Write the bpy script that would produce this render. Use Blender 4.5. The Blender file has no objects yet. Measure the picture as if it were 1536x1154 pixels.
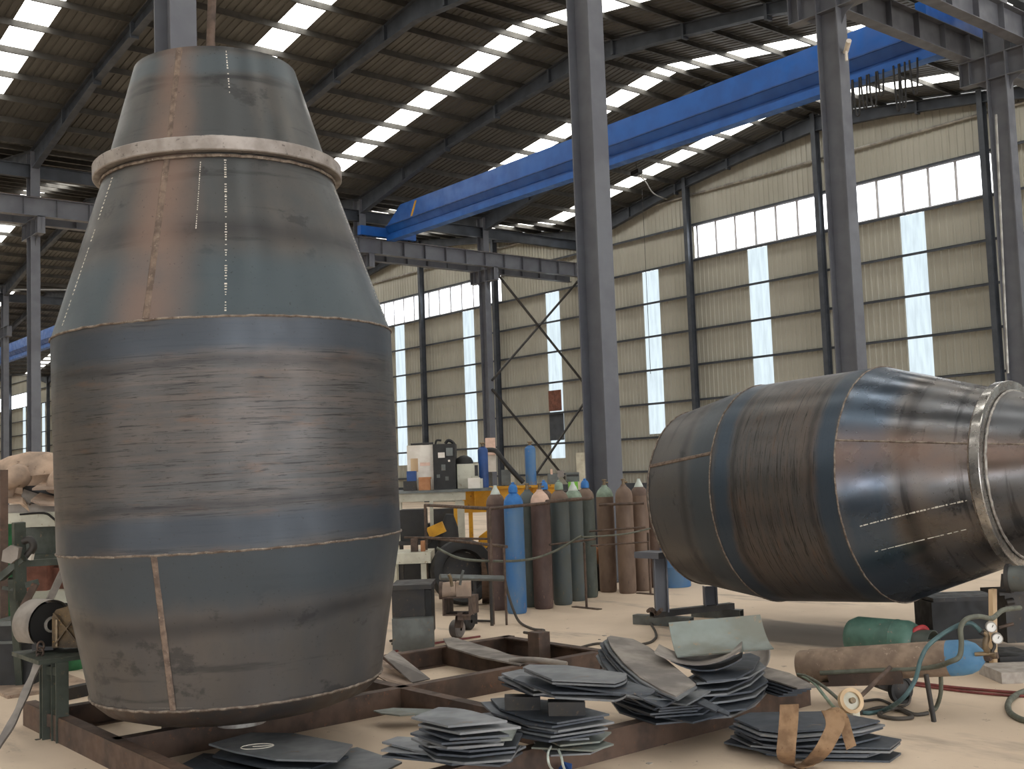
import bpy, bmesh, math, random
from mathutils import Vector, Matrix
rnd = random.Random(7)
SC = bpy.context.scene
COL = SC.collection

# ------------------------------------------------------------------ camera
FPX, PITCH, ROLL, YAW = 1680.0, 0.076, -0.0362, 0.8786
EYE = Vector((0.0, 0.0, 1.85))
_F = Vector((-math.sin(YAW)*math.cos(PITCH), math.cos(YAW)*math.cos(PITCH), math.sin(PITCH)))
_R0 = Vector((math.cos(YAW), math.sin(YAW), 0)); _U0 = _R0.cross(_F)
CR = _R0*math.cos(ROLL) + _U0*math.sin(ROLL)
CU = -_R0*math.sin(ROLL) + _U0*math.cos(ROLL)
cam_data = bpy.data.cameras.new('camera'); cam_data.sensor_width = 36.0
cam_data.lens = FPX/1536.0*36.0; cam_data.clip_end = 500
cam = bpy.data.objects.new('camera', cam_data); COL.objects.link(cam)
cam.matrix_world = Matrix(((CR.x, CU.x, -_F.x, EYE.x), (CR.y, CU.y, -_F.y, EYE.y), (CR.z, CU.z, -_F.z, EYE.z), (0, 0, 0, 1)))
SC.camera = cam

# ------------------------------------------------------------------ world and exposure
world = bpy.data.worlds.new('overcast_sky'); SC.world = world; world.use_nodes = True
_bg = world.node_tree.nodes['Background']; _bg.inputs[0].default_value = (0.95, 0.975, 1.0, 1); _bg.inputs[1].default_value = 2.6
SKYLIGHT = 3.6      # daylight passing the translucent roof sheets
PANEGLOW = 2.6      # daylight passing the wall panes and strips
vs = SC.view_settings
vs.view_transform = 'Standard'; vs.look = 'None'; vs.gamma = 1.0; vs.use_curve_mapping = False
vs.exposure = 1.1

# ------------------------------------------------------------------ survey helpers: a point at a measured height or distance
def _ray(x, y): return _F + CR*((x-768.0)/FPX) + CU*((577.0-y)/FPX)
def gp(x, y, z=0.0):
    d = _ray(x, y); return EYE + d*((z-EYE.z)/d.z)
def dp(x, y, t): return EYE + _ray(x, y)*t
def xp(x, y, X):
    d = _ray(x, y); return EYE + d*(X/d.x)
def yp(x, y, Y):
    d = _ray(x, y); return EYE + d*(Y/d.y)

# ------------------------------------------------------------------ mesh helpers
class MB:
    def __init__(s): s.v = []; s.f = []
    def add(s, vs_, fs):
        n = len(s.v); s.v += [tuple(v) for v in vs_]; s.f += [tuple(i+n for i in f) for f in fs]; return s
    def box(s, x0, x1, y0, y1, z0, z1):
        return s.add([(x0,y0,z0),(x1,y0,z0),(x1,y1,z0),(x0,y1,z0),(x0,y0,z1),(x1,y0,z1),(x1,y1,z1),(x0,y1,z1)],
                     [(3,2,1,0),(4,5,6,7),(0,1,5,4),(1,2,6,5),(2,3,7,6),(3,0,4,7)])
    def obox(s, c, a, b, d):
        c = Vector(c); a = Vector(a); b = Vector(b); d = Vector(d)
        P = [c+a*i+b*j+d*k for k in (-1,1) for i,j in ((-1,-1),(1,-1),(1,1),(-1,1))]
        return s.add(P, [(3,2,1,0),(4,5,6,7),(0,1,5,4),(1,2,6,5),(2,3,7,6),(3,0,4,7)])
    def bar(s, p0, p1, w, h, up=(0,0,1)):
        p0 = Vector(p0); p1 = Vector(p1); d = (p1-p0); L = d.length; d.normalize(); up = Vector(up)
        if abs(d.dot(up)) > .99: up = Vector((1,0,0))
        r = d.cross(up).normalized(); u = r.cross(d)
        return s.obox((p0+p1)/2, d*(L/2), r*(w/2), u*(h/2))
    def hbeam(s, p0, p1, h, b, tf=.016, tw=.012, up=(0,0,1)):
        p0 = Vector(p0); p1 = Vector(p1); d = (p1-p0); L = d.length; d.normalize(); up = Vector(up)
        if abs(d.dot(up)) > .99: up = Vector((1,0,0))
        r = d.cross(up).normalized(); u = r.cross(d); c = (p0+p1)/2
        s.obox(c+u*(h/2-tf/2), d*(L/2), r*(b/2), u*(tf/2)); s.obox(c-u*(h/2-tf/2), d*(L/2), r*(b/2), u*(tf/2))
        return s.obox(c, d*(L/2), r*(tw/2), u*(h/2-tf))
    def tube(s, pts, r, n=8, cap=True):
        pts = [Vector(p) for p in pts]; rings = []; N = len(pts); prev = None
        for i, p in enumerate(pts):
            d = (pts[min(i+1,N-1)]-pts[max(i-1,0)]).normalized()
            if prev is None:
                a = Vector((0,0,1)) if abs(d.z) < .9 else Vector((1,0,0))
                u = d.cross(a).normalized()
            else:
                u = (prev - d*prev.dot(d))
                u = u.normalized() if u.length > 1e-6 else d.orthogonal().normalized()
            prev = u; w = d.cross(u); rr = r[i] if isinstance(r, (list,tuple)) else r
            rings.append([p+(u*math.cos(2*math.pi*k/n)+w*math.sin(2*math.pi*k/n))*rr for k in range(n)])
        V = [v for R in rings for v in R]; Fc = []
        for i in range(N-1):
            for k in range(n):
                Fc.append((i*n+k, i*n+(k+1)%n, (i+1)*n+(k+1)%n, (i+1)*n+k))
        if cap: Fc += [tuple(range(n-1,-1,-1)), tuple((N-1)*n+k for k in range(n))]
        return s.add(V, Fc)
    def lathe(s, prof, n=32, M=None, capb=False, capt=False, a0=0., a1=None):
        V = []; Fc = []; full = a1 is None; m = n if full else n+1
        for r, z in prof:
            for k in range(m):
                a = 2*math.pi*k/n if full else a0+(a1-a0)*k/n
                p = Vector((r*math.cos(a), r*math.sin(a), z)); V.append(M @ p if M else p)
        for i in range(len(prof)-1):
            for k in range(n):
                k2 = (k+1) % n if full else k+1
                Fc.append((i*m+k, i*m+k2, (i+1)*m+k2, (i+1)*m+k))
        if capb: Fc.append(tuple(range(m-1,-1,-1)))
        if capt: Fc.append(tuple((len(prof)-1)*m+k for k in range(m)))
        return s.add(V, Fc)
    def prism(s, top, t, down=(0,0,-1)):
        n = len(top); top = [Vector(p) for p in top]; dn = Vector(down)*t
        nrm = sum(((top[(i+1)%n]-top[0]).cross(top[(i+2)%n]-top[0]) for i in range(n-2)), Vector())
        if nrm.dot(Vector(down)) > 0: top = top[::-1]
        V = top+[p+dn for p in top]
        return s.add(V, [tuple(range(n)), tuple(range(2*n-1,n-1,-1))]+[(i, i+n, (i+1)%n+n, (i+1)%n) for i in range(n)])
    def mesh(s, name, off=None, smooth=None):
        me = bpy.data.meshes.new(name)
        v = s.v if off is None else [(a-off[0], b-off[1], c-off[2]) for a,b,c in s.v]
        me.from_pydata(v, [], s.f); me.update()
        if smooth is not None:
            me.polygons.foreach_set('use_smooth', [True]*len(me.polygons))
            me.set_sharp_from_angle(angle=math.radians(smooth))
        return me

def link(name, me, mat=None, parent=None):
    o = bpy.data.objects.new(name, me); COL.objects.link(o)
    if me is not None and mat is not None and not me.materials: me.materials.append(mat)
    if parent is not None: o.parent = parent
    return o
def tag(o, label=None, cat=None, group=None, kind=None):
    if label: o['label'] = label
    if cat: o['category'] = cat
    if group: o['group'] = group
    if kind: o['kind'] = kind
    return o
def thing(name, label, cat, base=(0,0,0), group=None):
    e = bpy.data.objects.new(name, None); COL.objects.link(e); e.location = base; e.empty_display_size = .2
    return tag(e, label, cat, group)
def struct(name, base=(0,0,0)):
    e = bpy.data.objects.new(name, None); COL.objects.link(e); e.location = base; e['kind'] = 'structure'; return e
def offs(t):
    p = Vector(t.location); q = t.parent
    while q is not None: p += Vector(q.location); q = q.parent
    return p
def part(t, name, mb, mat, smooth=None, label=None):      # mesh in world coordinates, parented to t (no rotation above it)
    o = link(name, mb.mesh(name, offs(t), smooth), mat, t)
    if label: o['label'] = label
    return o
def single(name, mb, mat, label, cat, group=None, smooth=None):   # a thing that is one mesh; origin at its base centre
    xs, ys, zs = zip(*mb.v); c = ((min(xs)+max(xs))/2, (min(ys)+max(ys))/2, min(zs))
    o = link(name, mb.mesh(name, c, smooth), mat); o.location = c
    return tag(o, label, cat, group)
def dup(root, loc=None, label=None, group=None):
    r = root.copy(); COL.objects.link(r)
    if loc is not None: r.location = loc
    if label: r['label'] = label
    if group: r['group'] = group
    for ch in list(root.children):
        c = ch.copy(); COL.objects.link(c); c.parent = r
        for g in list(ch.children):
            d = g.copy(); COL.objects.link(d); d.parent = c
    return r
def curve_pts(pts, n=8):      # Catmull-Rom through points
    pts = [Vector(p) for p in pts]; out = []
    for i in range(len(pts)-1):
        p0 = pts[max(i-1,0)]; p1 = pts[i]; p2 = pts[i+1]; p3 = pts[min(i+2,len(pts)-1)]
        for k in range(n):
            t = k/n
            out.append(.5*((2*p1)+(p2-p0)*t+(2*p0-5*p1+4*p2-p3)*t*t+(3*p1-p0-3*p2+p3)*t**3))
    out.append(pts[-1]); return out

# ------------------------------------------------------------------ materials
def lin(c):
    return tuple(((x/255)/12.92 if x/255 <= .04045 else ((x/255+.055)/1.055)**2.4) for x in c[:3])+(1,)
MATS = {}
def nodes(name):
    m = bpy.data.materials.new(name); m.use_nodes = True; nt = m.node_tree
    b = nt.nodes['Principled BSDF']; MATS[name] = m
    return m, nt, b
def N(nt, t, **kw):
    n = nt.nodes.new(t)
    for k, v in kw.items(): setattr(n, k, v)
    return n
def noise(nt, vec, scale, detail=4, rough=.55):
    n = N(nt, 'ShaderNodeTexNoise'); n.inputs['Scale'].default_value = scale; n.inputs['Detail'].default_value = detail
    n.inputs['Roughness'].default_value = rough
    if vec is not None: nt.links.new(vec, n.inputs['Vector'])
    return n.outputs['Fac']
def mapr(nt, val, a, b, c=0., d=1., smooth=True):
    n = N(nt, 'ShaderNodeMapRange'); n.interpolation_type = 'SMOOTHSTEP' if smooth else 'LINEAR'
    nt.links.new(val, n.inputs[0])
    for i, x in enumerate((a,b,c,d)): n.inputs[i+1].default_value = x
    return n.outputs[0]
def mixc(nt, fac, a, b, mode='MIX'):
    n = N(nt, 'ShaderNodeMix', data_type='RGBA', blend_type=mode)
    if isinstance(fac, (int,float)): n.inputs[0].default_value = fac
    else: nt.links.new(fac, n.inputs[0])
    for i, x in ((6,a),(7,b)):
        if isinstance(x, tuple): n.inputs[i].default_value = x
        else: nt.links.new(x, n.inputs[i])
    return n.outputs[2]
def math_(nt, op, a, b=None, c=None):
    n = N(nt, 'ShaderNodeMath', operation=op)
    for i, x in enumerate((a,b,c)):
        if x is None: continue
        if isinstance(x, (int,float)): n.inputs[i].default_value = x
        else: nt.links.new(x, n.inputs[i])
    return n.outputs[0]
def scalev(nt, vec, sc):
    n = N(nt, 'ShaderNodeMapping'); nt.links.new(vec, n.inputs[0]); n.inputs['Scale'].default_value = sc; return n.outputs[0]
def bump(nt, b, h, strength=.3, dist=.01):
    n = N(nt, 'ShaderNodeBump'); n.inputs['Strength'].default_value = strength; n.inputs['Distance'].default_value = dist
    nt.links.new(h, n.inputs['Height']); nt.links.new(n.outputs[0], b.inputs['Normal'])
def plain(name, c1, c2=None, scale=3., rough=.6, metal=0., bmp=0., spots=None, stretch=(1,1,1), lo=.35, hi=.65):
    """painted or bare surface: two-tone wear noise, optional spots of a third colour, fine relief"""
    m, nt, b = nodes(name)
    tc = N(nt, 'ShaderNodeTexCoord').outputs['Object']; v = scalev(nt, tc, stretch)
    c2 = c2 or tuple(x*.8 for x in c1)
    col = mixc(nt, mapr(nt, noise(nt, v, scale, 5), lo, hi), lin(c1), lin(c2))
    if spots:
        col = mixc(nt, mapr(nt, noise(nt, v, scale*4.3, 6, .7), .6, .68), col, lin(spots))
    nt.links.new(col, b.inputs['Base Color'])
    b.inputs['Metallic'].default_value = metal
    rn = mapr(nt, noise(nt, v, scale*2, 3), .3, .7, max(.05, rough-.1), min(1, rough+.1)); nt.links.new(rn, b.inputs['Roughness'])
    if bmp: bump(nt, b, noise(nt, v, scale*12, 4), bmp, .004)
    return m
def glow(name, col, strength, streak=None):
    """daylit translucent sheet: seen from inside it gives off the daylight it lets through"""
    m = bpy.data.materials.new(name); m.use_nodes = True; nt = m.node_tree; nt.nodes.clear()
    o = N(nt, 'ShaderNodeOutputMaterial'); e = N(nt, 'ShaderNodeEmission')
    tc = N(nt, 'ShaderNodeTexCoord').outputs['Object']
    c = lin(col)
    if streak: c = mixc(nt, mapr(nt, noise(nt, scalev(nt, tc, streak), 1.0, 4), .35, .7), lin(col), tuple(x*.82 for x in lin(col)[:3])+(1,))
    if isinstance(c, tuple): e.inputs[0].default_value = c
    else: nt.links.new(c, e.inputs[0])
    e.inputs[1].default_value = strength
    nt.links.new(e.outputs[0], o.inputs[0]); MATS[name] = m; return m

M_STEEL = plain('grey_painted_steel', (98,101,108), (88,90,98), 1.2, .5, .0, .05)
M_RAFT = plain('dark_blue_grey_rafter_paint', (60,66,75), (48,53,61), .9, .6)
M_PURLIN = plain('galvanised_purlin', (76,74,70), (62,60,57), 1.5, .55, .3)
M_GIRT = plain('dark_girt_paint', (64,69,77), (52,57,64), 1.2, .6)
M_PIPE = plain('galvanised_pipe', (176,174,168), (140,138,134), 3, .4, .6)
M_WALL = plain('beige_wall_sheet', (166,164,152), (154,152,140), .35, .5, 0, 0, None, (1,1,.25))
M_ROOF = plain('grey_roof_sheet', (84,83,79), (70,69,66), .6, .6, .1, 0, None, (.3,1,.3))
M_FRAME = plain('window_frame_aluminium', (206,206,210), (190,190,194), 2, .5, .3)
M_SKY = glow('translucent_roof_sheet', (255,252,244), SKYLIGHT, (.5,3.5,.5))
M_PANE = glow('bright_window_pane', (246,250,255), PANEGLOW)
M_PANE2 = glow('frosted_window_pane', (236,246,252), PANEGLOW*.55, (6,6,.7))
M_STRIP = glow('pale_blue_translucent_strip', (226,242,250), PANEGLOW*.2, (5,5,.6))
M_BLUE = plain('blue_crane_paint', (24,88,168), (20,78,152), 1.3, .42, 0, 0, None, (1,1,1))
M_BLUED = plain('dark_blue_paint', (30,70,130), (24,56,108), 3, .5)
M_YEL = plain('yellow_machine_paint', (214,158,22), (184,130,18), 3, .5, 0, .1, (110,80,30))
M_BLACK = plain('black_rubber', (26,26,28), (38,37,36), 6, .65, 0, .1)
M_DARK = plain('dark_machine_metal', (44,44,46), (62,58,54), 5, .55, .3, .1, (90,74,60))
M_RUSTB = plain('rust_brown_beam', (98,78,66), (72,60,54), 4, .7, .2, .2, (120,84,62))
M_RUST = plain('rusted_steel_tube', (98,80,69), (74,62,55), 8, .75, .2, .2)
M_GREY = plain('grey_tube_steel', (108,112,110), (88,90,88), 4, .5, .4, .1, (120,104,84))
M_GREEN = plain('olive_green_paint', (66,72,64), (52,57,50), 5, .55, 0, .1, (108,92,70))
M_BEIGE = plain('cream_machine_paint', (196,194,178), (178,174,158), 4, .55, 0, .05, (150,136,112))
M_WHITE = plain('white_painted_panel', (222,216,206), (202,194,182), 4, .5)
M_PINKW = plain('pale_cap_paint', (222,190,172), (204,170,150), 8, .6)
M_CHALK = plain('chalk_white', (218,212,200), (190,184,172), 20, .8)
M_PLATE = plain('blue_grey_steel_plate', (132,134,137), (104,108,112), 2.2, .42, .25, .05, (126,112,98))
M_PLATED = plain('dark_steel_plate', (82,87,94), (64,70,79), 2.2, .45, .25, .05, (112,100,88))
M_PLATEG = plain('greenish_steel_plate', (132,140,136), (118,120,112), 3, .45, .35, .05, (150,128,104))
M_DUST = plain('dusty_bent_scrap_plate', (186,160,138), (140,122,108), 3, .7, .1, .15, (120,98,82))
M_SCRAPG = plain('grey_scrap_plate', (150,142,134), (112,106,102), 3, .6, .2, .1)
M_STRAP = plain('brown_webbing', (138,110,82), (108,84,62), 9, .9, 0, .5, (92,66,46), (1,1,1))
M_BRICK = plain('red_primer_casting', (124,78,62), (100,62,50), 6, .75, 0, .1)
M_WOOD = plain('pale_timber', (200,174,140), (176,148,114), 6, .7, 0, .1, None, (1,1,.1))
M_CARD = plain('brown_cardboard', (172,122,84), (150,102,70), 6, .8)
M_CONC = plain('mortar_block', (176,168,160), (150,142,134), 8, .9, 0, .4)
M_BRASS = plain('brass_fitting', (140,122,96), (112,98,80), 12, .45, .6)
M_RED = plain('red_valve_paint', (176,50,54), (150,40,44), 10, .5)
M_REDH = plain('red_hose_rubber', (122,58,54), (100,48,46), 10, .6)
M_HOSE = plain('dull_olive_hose', (96,98,86), (80,82,72), 10, .6)
M_HOSEB = plain('teal_hose', (70,98,100), (58,82,86), 10, .55)
M_HOSEK = plain('dark_hose', (58,54,50), (72,66,60), 10, .65)
M_LIME = plain('lime_green_paint', (130,196,70), (110,176,58), 6, .5)
M_SILVER = plain('bright_weld_grey', (176,172,166), (140,134,128), 14, .45, .5, .2)
M_GLASS = plain('white_gauge_face', (232,232,230), (222,222,220), 20, .3)
M_LPG = plain('green_gas_bottle_paint', (74,110,98), (62,92,82), 5, .5, 0, .05, (130,112,100))
M_CYBR = plain('brown_cylinder_paint', (108,88,77), (86,69,61), 4, .6, 0, .08, (142,112,92), (1,1,.5))
M_CYBD = plain('maroon_cylinder_paint', (96,76,70), (76,60,57), 4, .6, 0, .08, (120,96,84), (1,1,.5))
M_CYTAN = plain('tan_cylinder_paint', (126,105,90), (104,86,75), 4, .65, 0, .08, (88,74,64), (1,1,.5))
M_CYBL = plain('blue_cylinder_paint', (52,104,158), (84,116,148), 4, .55, 0, .08, (140,118,114), (1,1,.5))
M_CYTE = plain('teal_grey_cylinder_paint', (72,82,86), (80,85,82), 4, .6, 0, .08, (102,96,84), (1,1,.5))
M_CYGN = plain('olive_grey_cylinder_paint', (76,82,76), (64,70,66), 4, .6, 0, .08, (102,92,78), (1,1,.5))
M_CAPB = plain('blue_cap_paint', (40,112,180), (34,98,164), 10, .5)
M_CAPW = plain('whitish_cap_paint', (206,214,208), (180,188,180), 10, .6)
M_CAPG = plain('grey_green_cap_paint', (140,158,140), (120,136,122), 10, .6)

def floor_mat():
    m, nt, b = nodes('dusty_concrete'); tc = N(nt, 'ShaderNodeTexCoord').outputs['Object']
    c = mixc(nt, mapr(nt, noise(nt, tc, .35, 6, .6), .35, .66), lin((218,198,176)), lin((200,180,158)))
    c = mixc(nt, mapr(nt, noise(nt, scalev(nt, tc, (.5,1.6,1)), .9, 6, .65), .54, .7), c, lin((166,150,134)))
    c = mixc(nt, mapr(nt, noise(nt, tc, 7, 5, .7), .64, .74), c, lin((138,122,106)))
    c = mixc(nt, mapr(nt, noise(nt, tc, 22, 3, .7), .68, .74), c, lin((110,98,88)))
    # dark oily patch and swept stain in front of the lying drum
    sp = N(nt, 'ShaderNodeSeparateXYZ'); nt.links.new(tc, sp.inputs[0])
    nz = noise(nt, scalev(nt, tc, (.6,1.5,1)), 1.2, 4)
    yy = math_(nt, 'ADD', sp.outputs[1], math_(nt, 'MULTIPLY', nz, 1.6))
    xx = math_(nt, 'ADD', sp.outputs[0], math_(nt, 'MULTIPLY', nz, 1.2))
    band = math_(nt, 'MULTIPLY', mapr(nt, yy, 9.9, 10.4), mapr(nt, yy, 11.4, 11.8, 1., 0.))
    band = math_(nt, 'MULTIPLY', band, mapr(nt, xx, -8.2, -7.6))
    c = mixc(nt, math_(nt, 'MULTIPLY', band, .68), c, lin((92,87,87)))
    nt.links.new(c, b.inputs['Base Color']); b.inputs['Roughness'].default_value = .75
    bump(nt, b, noise(nt, tc, 30, 5), .25, .006); return m
M_FLOOR = floor_mat()

def drum_mat(name, kind, seam_ang=None, brown=(104,90,80), grey=(82,84,88), blue=(66,84,98), zb=(), rough=.42, metal=.4):
    """mill-scale plate rolled into a shell; local Z is the drum axis. zb: (z, width) blue heat-tint bands"""
    m, nt, b = nodes(name); tc = N(nt, 'ShaderNodeTexCoord').outputs['Object']
    sp = N(nt, 'ShaderNodeSeparateXYZ'); nt.links.new(tc, sp.inputs[0]); x, y, z = sp.outputs
    ang = math_(nt, 'ARCTAN2', y, x)
    cb = N(nt, 'ShaderNodeCombineXYZ'); nt.links.new(x, cb.inputs[0]); nt.links.new(y, cb.inputs[1]); nt.links.new(z, cb.inputs[2]); P = cb.outputs[0]
    big = noise(nt, P, 1.1, 5, .6)
    col = mixc(nt, mapr(nt, big, .38, .66), lin(grey), lin(brown))
    if kind == 'cyl':
        st = noise(nt, scalev(nt, P, (.8,.8,14)), 1.6, 6, .65)
        col = mixc(nt, mapr(nt, st, .4, .7, 0, .65), col, lin((96,86,80)))
        st2 = noise(nt, scalev(nt, P, (1.2,1.2,42)), 1.5, 5, .7)
        col = mixc(nt, mapr(nt, st2, .54, .64, 0, .85), col, lin((34,33,33)))
        st3 = noise(nt, scalev(nt, P, (2.2,2.2,30)), 3.5, 4, .7)
        col = mixc(nt, mapr(nt, st3, .59, .68, 0, .85), col, lin((28,27,28)))
        rs = noise(nt, scalev(nt, P, (1,1,5)), 2.2, 5, .65)
        col = mixc(nt, mapr(nt, rs, .56, .72, 0, .45), col, lin((104,80,64)))
    else:
        cv = N(nt, 'ShaderNodeCombineXYZ'); nt.links.new(x, cv.inputs[0]); nt.links.new(y, cv.inputs[1])
        nt.links.new(math_(nt, 'MULTIPLY', z, .18), cv.inputs[2])
        vs_ = noise(nt, cv.outputs[0], 3.2, 4, .6)
        col = mixc(nt, mapr(nt, vs_, .42, .7, 0, .6), col, lin((92,87,82)))
        hs = noise(nt, scalev(nt, P, (.7,.7,9)), 1.4, 5, .6)
        col = mixc(nt, mapr(nt, hs, .56, .68, 0, .55), col, lin((46,47,49)))
        pt = noise(nt, scalev(nt, P, (1,1,1.6)), 2.4, 6, .68)
        col = mixc(nt, mapr(nt, pt, .57, .64, 0, .6), col, lin((48,48,50)))
    wob = math_(nt, 'MULTIPLY', math_(nt, 'SUBTRACT', noise(nt, P, 1.3, 3), .5), .22)
    zz = math_(nt, 'ADD', z, wob)
    for z0, w in zb:
        f_ = mapr(nt, math_(nt, 'ABSOLUTE', math_(nt, 'SUBTRACT', zz, z0)), w*.35, w, .9, 0)
        col = mixc(nt, f_, col, lin(blue))
        f2 = mapr(nt, math_(nt, 'ABSOLUTE', math_(nt, 'SUBTRACT', math_(nt, 'ABSOLUTE', math_(nt, 'SUBTRACT', zz, z0)), w*1.1)), 0, w*.35, .55, 0)
        col = mixc(nt, f2, col, lin((42,42,46)))
    if seam_ang is not None:
        dd = math_(nt, 'ABSOLUTE', math_(nt, 'SUBTRACT', math_(nt, 'ADD', ang, math_(nt, 'MULTIPLY', wob, .8)), seam_ang))
        rf = math_(nt, 'MULTIPLY', mapr(nt, dd, .02, .34, .7, 0), mapr(nt, noise(nt, P, 2.0, 4), .25, .6, .45, 1))
        col = mixc(nt, rf, col, lin((130,106,94)))
    fine = noise(nt, P, 46, 4, .7)
    col = mixc(nt, mapr(nt, fine, .62, .72, 0, .6), col, lin((40,38,37)))
    nt.links.new(col, b.inputs['Base Color'])
    b.inputs['Metallic'].default_value = metal
    nt.links.new(mapr(nt, noise(nt, P, 2.5, 4), .3, .7, rough-.07, rough+.1), b.inputs['Roughness'])
    bump(nt, b, noise(nt, scalev(nt, P, (1,1,3)), 9, 4), .06, .01)
    return m

# ================================================================== THE BUILDING
A2, SPAN, BAY = 13.2, 30.15, 7.19
XL2, XL1 = -A2, -A2-SPAN
FR = [27.2+BAY*j for j in range(-8, 2)]          # frame lines along Y
Y0, YW, YS = -30.32, 41.3, 41.62                  # unseen end set far back to soften light, wall posts, wall sheet
EAVE, SLOPE = 14.75, 0.15
def zroof(X, XL): return EAVE + SLOPE*min(X-XL, XL+SPAN-X)
SPANS = [XL2+SPAN, XL2, XL1] + [XL1-SPAN*k for k in range(1, 5)]      # left edges; first unseen, added to soften the light, second over the camera

fl = MB().box(-166, 80, -60, YS+.3, -.3, 0.)
o = link('floor', fl.mesh('floor'), M_FLOOR); o['kind'] = 'structure'

# ---- gable wall: ribbed sheets, girts, posts, translucent strips
wall = struct('wall_back', (XL1+SPAN/2, YS, 0))
def ribbed(mb, x0, x1, zlo, ztop, y=YS):
    """vertical trapezoid-rib sheet from zlo to the (sloped) ztop(x)"""
    n = max(2, round((x1-x0)/.28)); w = (x1-x0)/n; xs = []
    for i in range(n):
        a = x0+i*w; xs += [(a, 0), (a+w*.62, 0), (a+w*.72, .032), (a+w*.92, .032)]
    xs.append((x1, 0)); V = []
    for x, d in xs: V += [(x, y-d, zlo), (x, y-d, ztop(x))]
    mb.add(V, [(2*i, 2*i+2, 2*i+3, 2*i+1) for i in range(len(xs)-1)]); return mb
PW = SPAN/4
Z_SILL, Z_WTOP, Z_GIRT = 11.74, 13.46, 1.6966
strip_off = {XL1: (3.95,5.05), XL1+PW: (3.18,4.30), XL1+2*PW: (3.54,4.62), XL1-PW: (3.94,5.07), XL1-2*PW: (3.70,4.80)}
sheet_far = MB(); strip_far = MB(); pane_far = MB(); girt_far = MB(); post_far = MB()
wn = 0
for XS in SPANS:
    far = XS < XL1-SPAN-.1
    for bi in range(4):
        xa = XS+PW*bi; xb = xa+PW
        if XS > XL2+.1 or (XS == XL2 and bi > 0): far = True
        so = next((v for k, v in strip_off.items() if abs(k-xa) < .1), (3.7,4.8)); sa, sb = xa+so[0], xa+so[1]
        zt = lambda x, XS=XS: zroof(min(max(x, XS), XS+SPAN), XS)-.02
        win = bi in (1, 2)
        cells = []
        for p, q in ((xa, sa), (sb, xb)):
            n = max(1, round((q-p)/.97)); cells += [(p+(q-p)*i/n, p+(q-p)*(i+1)/n) for i in range(n)]
        zb = 3.4 if abs(xa-XL1) < .1 else 2.4
        for p, q in cells+[(sa, sb)]:
            up = ribbed(MB(), p, q, Z_WTOP if win else Z_SILL, zt); lo = None
            if (p, q) == (sa, sb):
                lo = ribbed(MB(), p, q, 0., lambda x, zb=zb: zb)
            else: lo = ribbed(MB(), p, q, 0., lambda x: Z_SILL)
            for mbx in (up, lo):
                if far: sheet_far.add(mbx.v, mbx.f)
                else: part(wall, 'wall_sheet', mbx, M_WALL)
        st = ribbed(MB(), sa, sb, zb, lambda x: Z_SILL-.05)
        if far: strip_far.add(st.v, st.f)
        else: part(wall, 'translucent_strip', st, M_STRIP, label='pale glowing translucent sheet running down the wall')
        # window band
        if win:
            np_ = 6; pw = (PW-.5)/np_; x0 = xa+.25
            if far:
                for i in range(np_): pane_far.box(x0+i*pw+.05, x0+(i+1)*pw-.05, YS-.03, YS, Z_SILL+.08, Z_WTOP-.08)
            else:
                wn += 1; W_ = struct('window_%d' % wn, ((xa+xb)/2, YS, Z_SILL))
                for i in range(np_):
                    fz = i in ((3,) if xa > XL1 and bi == 1 else (0, 2) if bi == 2 else (5,))
                    part(W_, 'pane', MB().box(x0+i*pw+.05, x0+(i+1)*pw-.05, YS-.03, YS, Z_SILL+.08, Z_WTOP-.08), M_PANE2 if fz else M_PANE)
                for i in range(np_+1):
                    xm = x0+i*pw; part(W_, 'mullion', MB().box(xm-.06, xm+.06, YS-.09, YS+.02, Z_SILL, Z_WTOP), M_FRAME)
                part(W_, 'sill_rail', MB().box(xa, xb, YS-.1, YS+.02, Z_SILL-.04, Z_SILL+.09), M_FRAME)
                part(W_, 'head_rail', MB().box(xa, xb, YS-.1, YS+.02, Z_WTOP-.09, Z_WTOP+.05), M_FRAME)
        # girts
        for k in range(-2, 7):
            z = Z_SILL-Z_GIRT*k
            if k == -1: z = Z_WTOP+.03
            if k == -2: z = 14.95
            top = min(zt(xa), zt(xb))
            if z > top-.15: 
                if z > max(zt(xa), zt(xb))-.3: continue
            g = MB()
            if k == -2: g.tube([(xa, YS-.14, z), (xb, YS-.14, z)], .06, 8)
            else:
                g.box(xa, xb, YS-.24, YS-.035, z-.015, z+.005); g.box(xa, xb, YS-.24, YS-.225, z-.10, z+.005)
            if far: girt_far.add(g.v, g.f)
            else: part(wall, 'girt', g, M_PIPE if k == -2 else M_GIRT)
        # post at left edge of the bay
        pb = MB().hbeam((xa, YW-.16, 0), (xa, YW-.16, zt(xa)-.1), .34, .22, up=(0,1,0))
        if far: post_far.add(pb.v, pb.f)
        else: part(wall, 'wall_post', pb, M_GIRT)
part(wall, 'far_wall_sheet', sheet_far, M_WALL)['kind'] = 'stuff'
part(wall, 'far_translucent_strip', strip_far, M_STRIP)['kind'] = 'stuff'
part(wall, 'far_pane', pane_far, M_PANE)['kind'] = 'stuff'
part(wall, 'far_girt', girt_far, M_GIRT)['kind'] = 'stuff'
part(wall, 'far_wall_post', post_far, M_GIRT)['kind'] = 'stuff'
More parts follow.
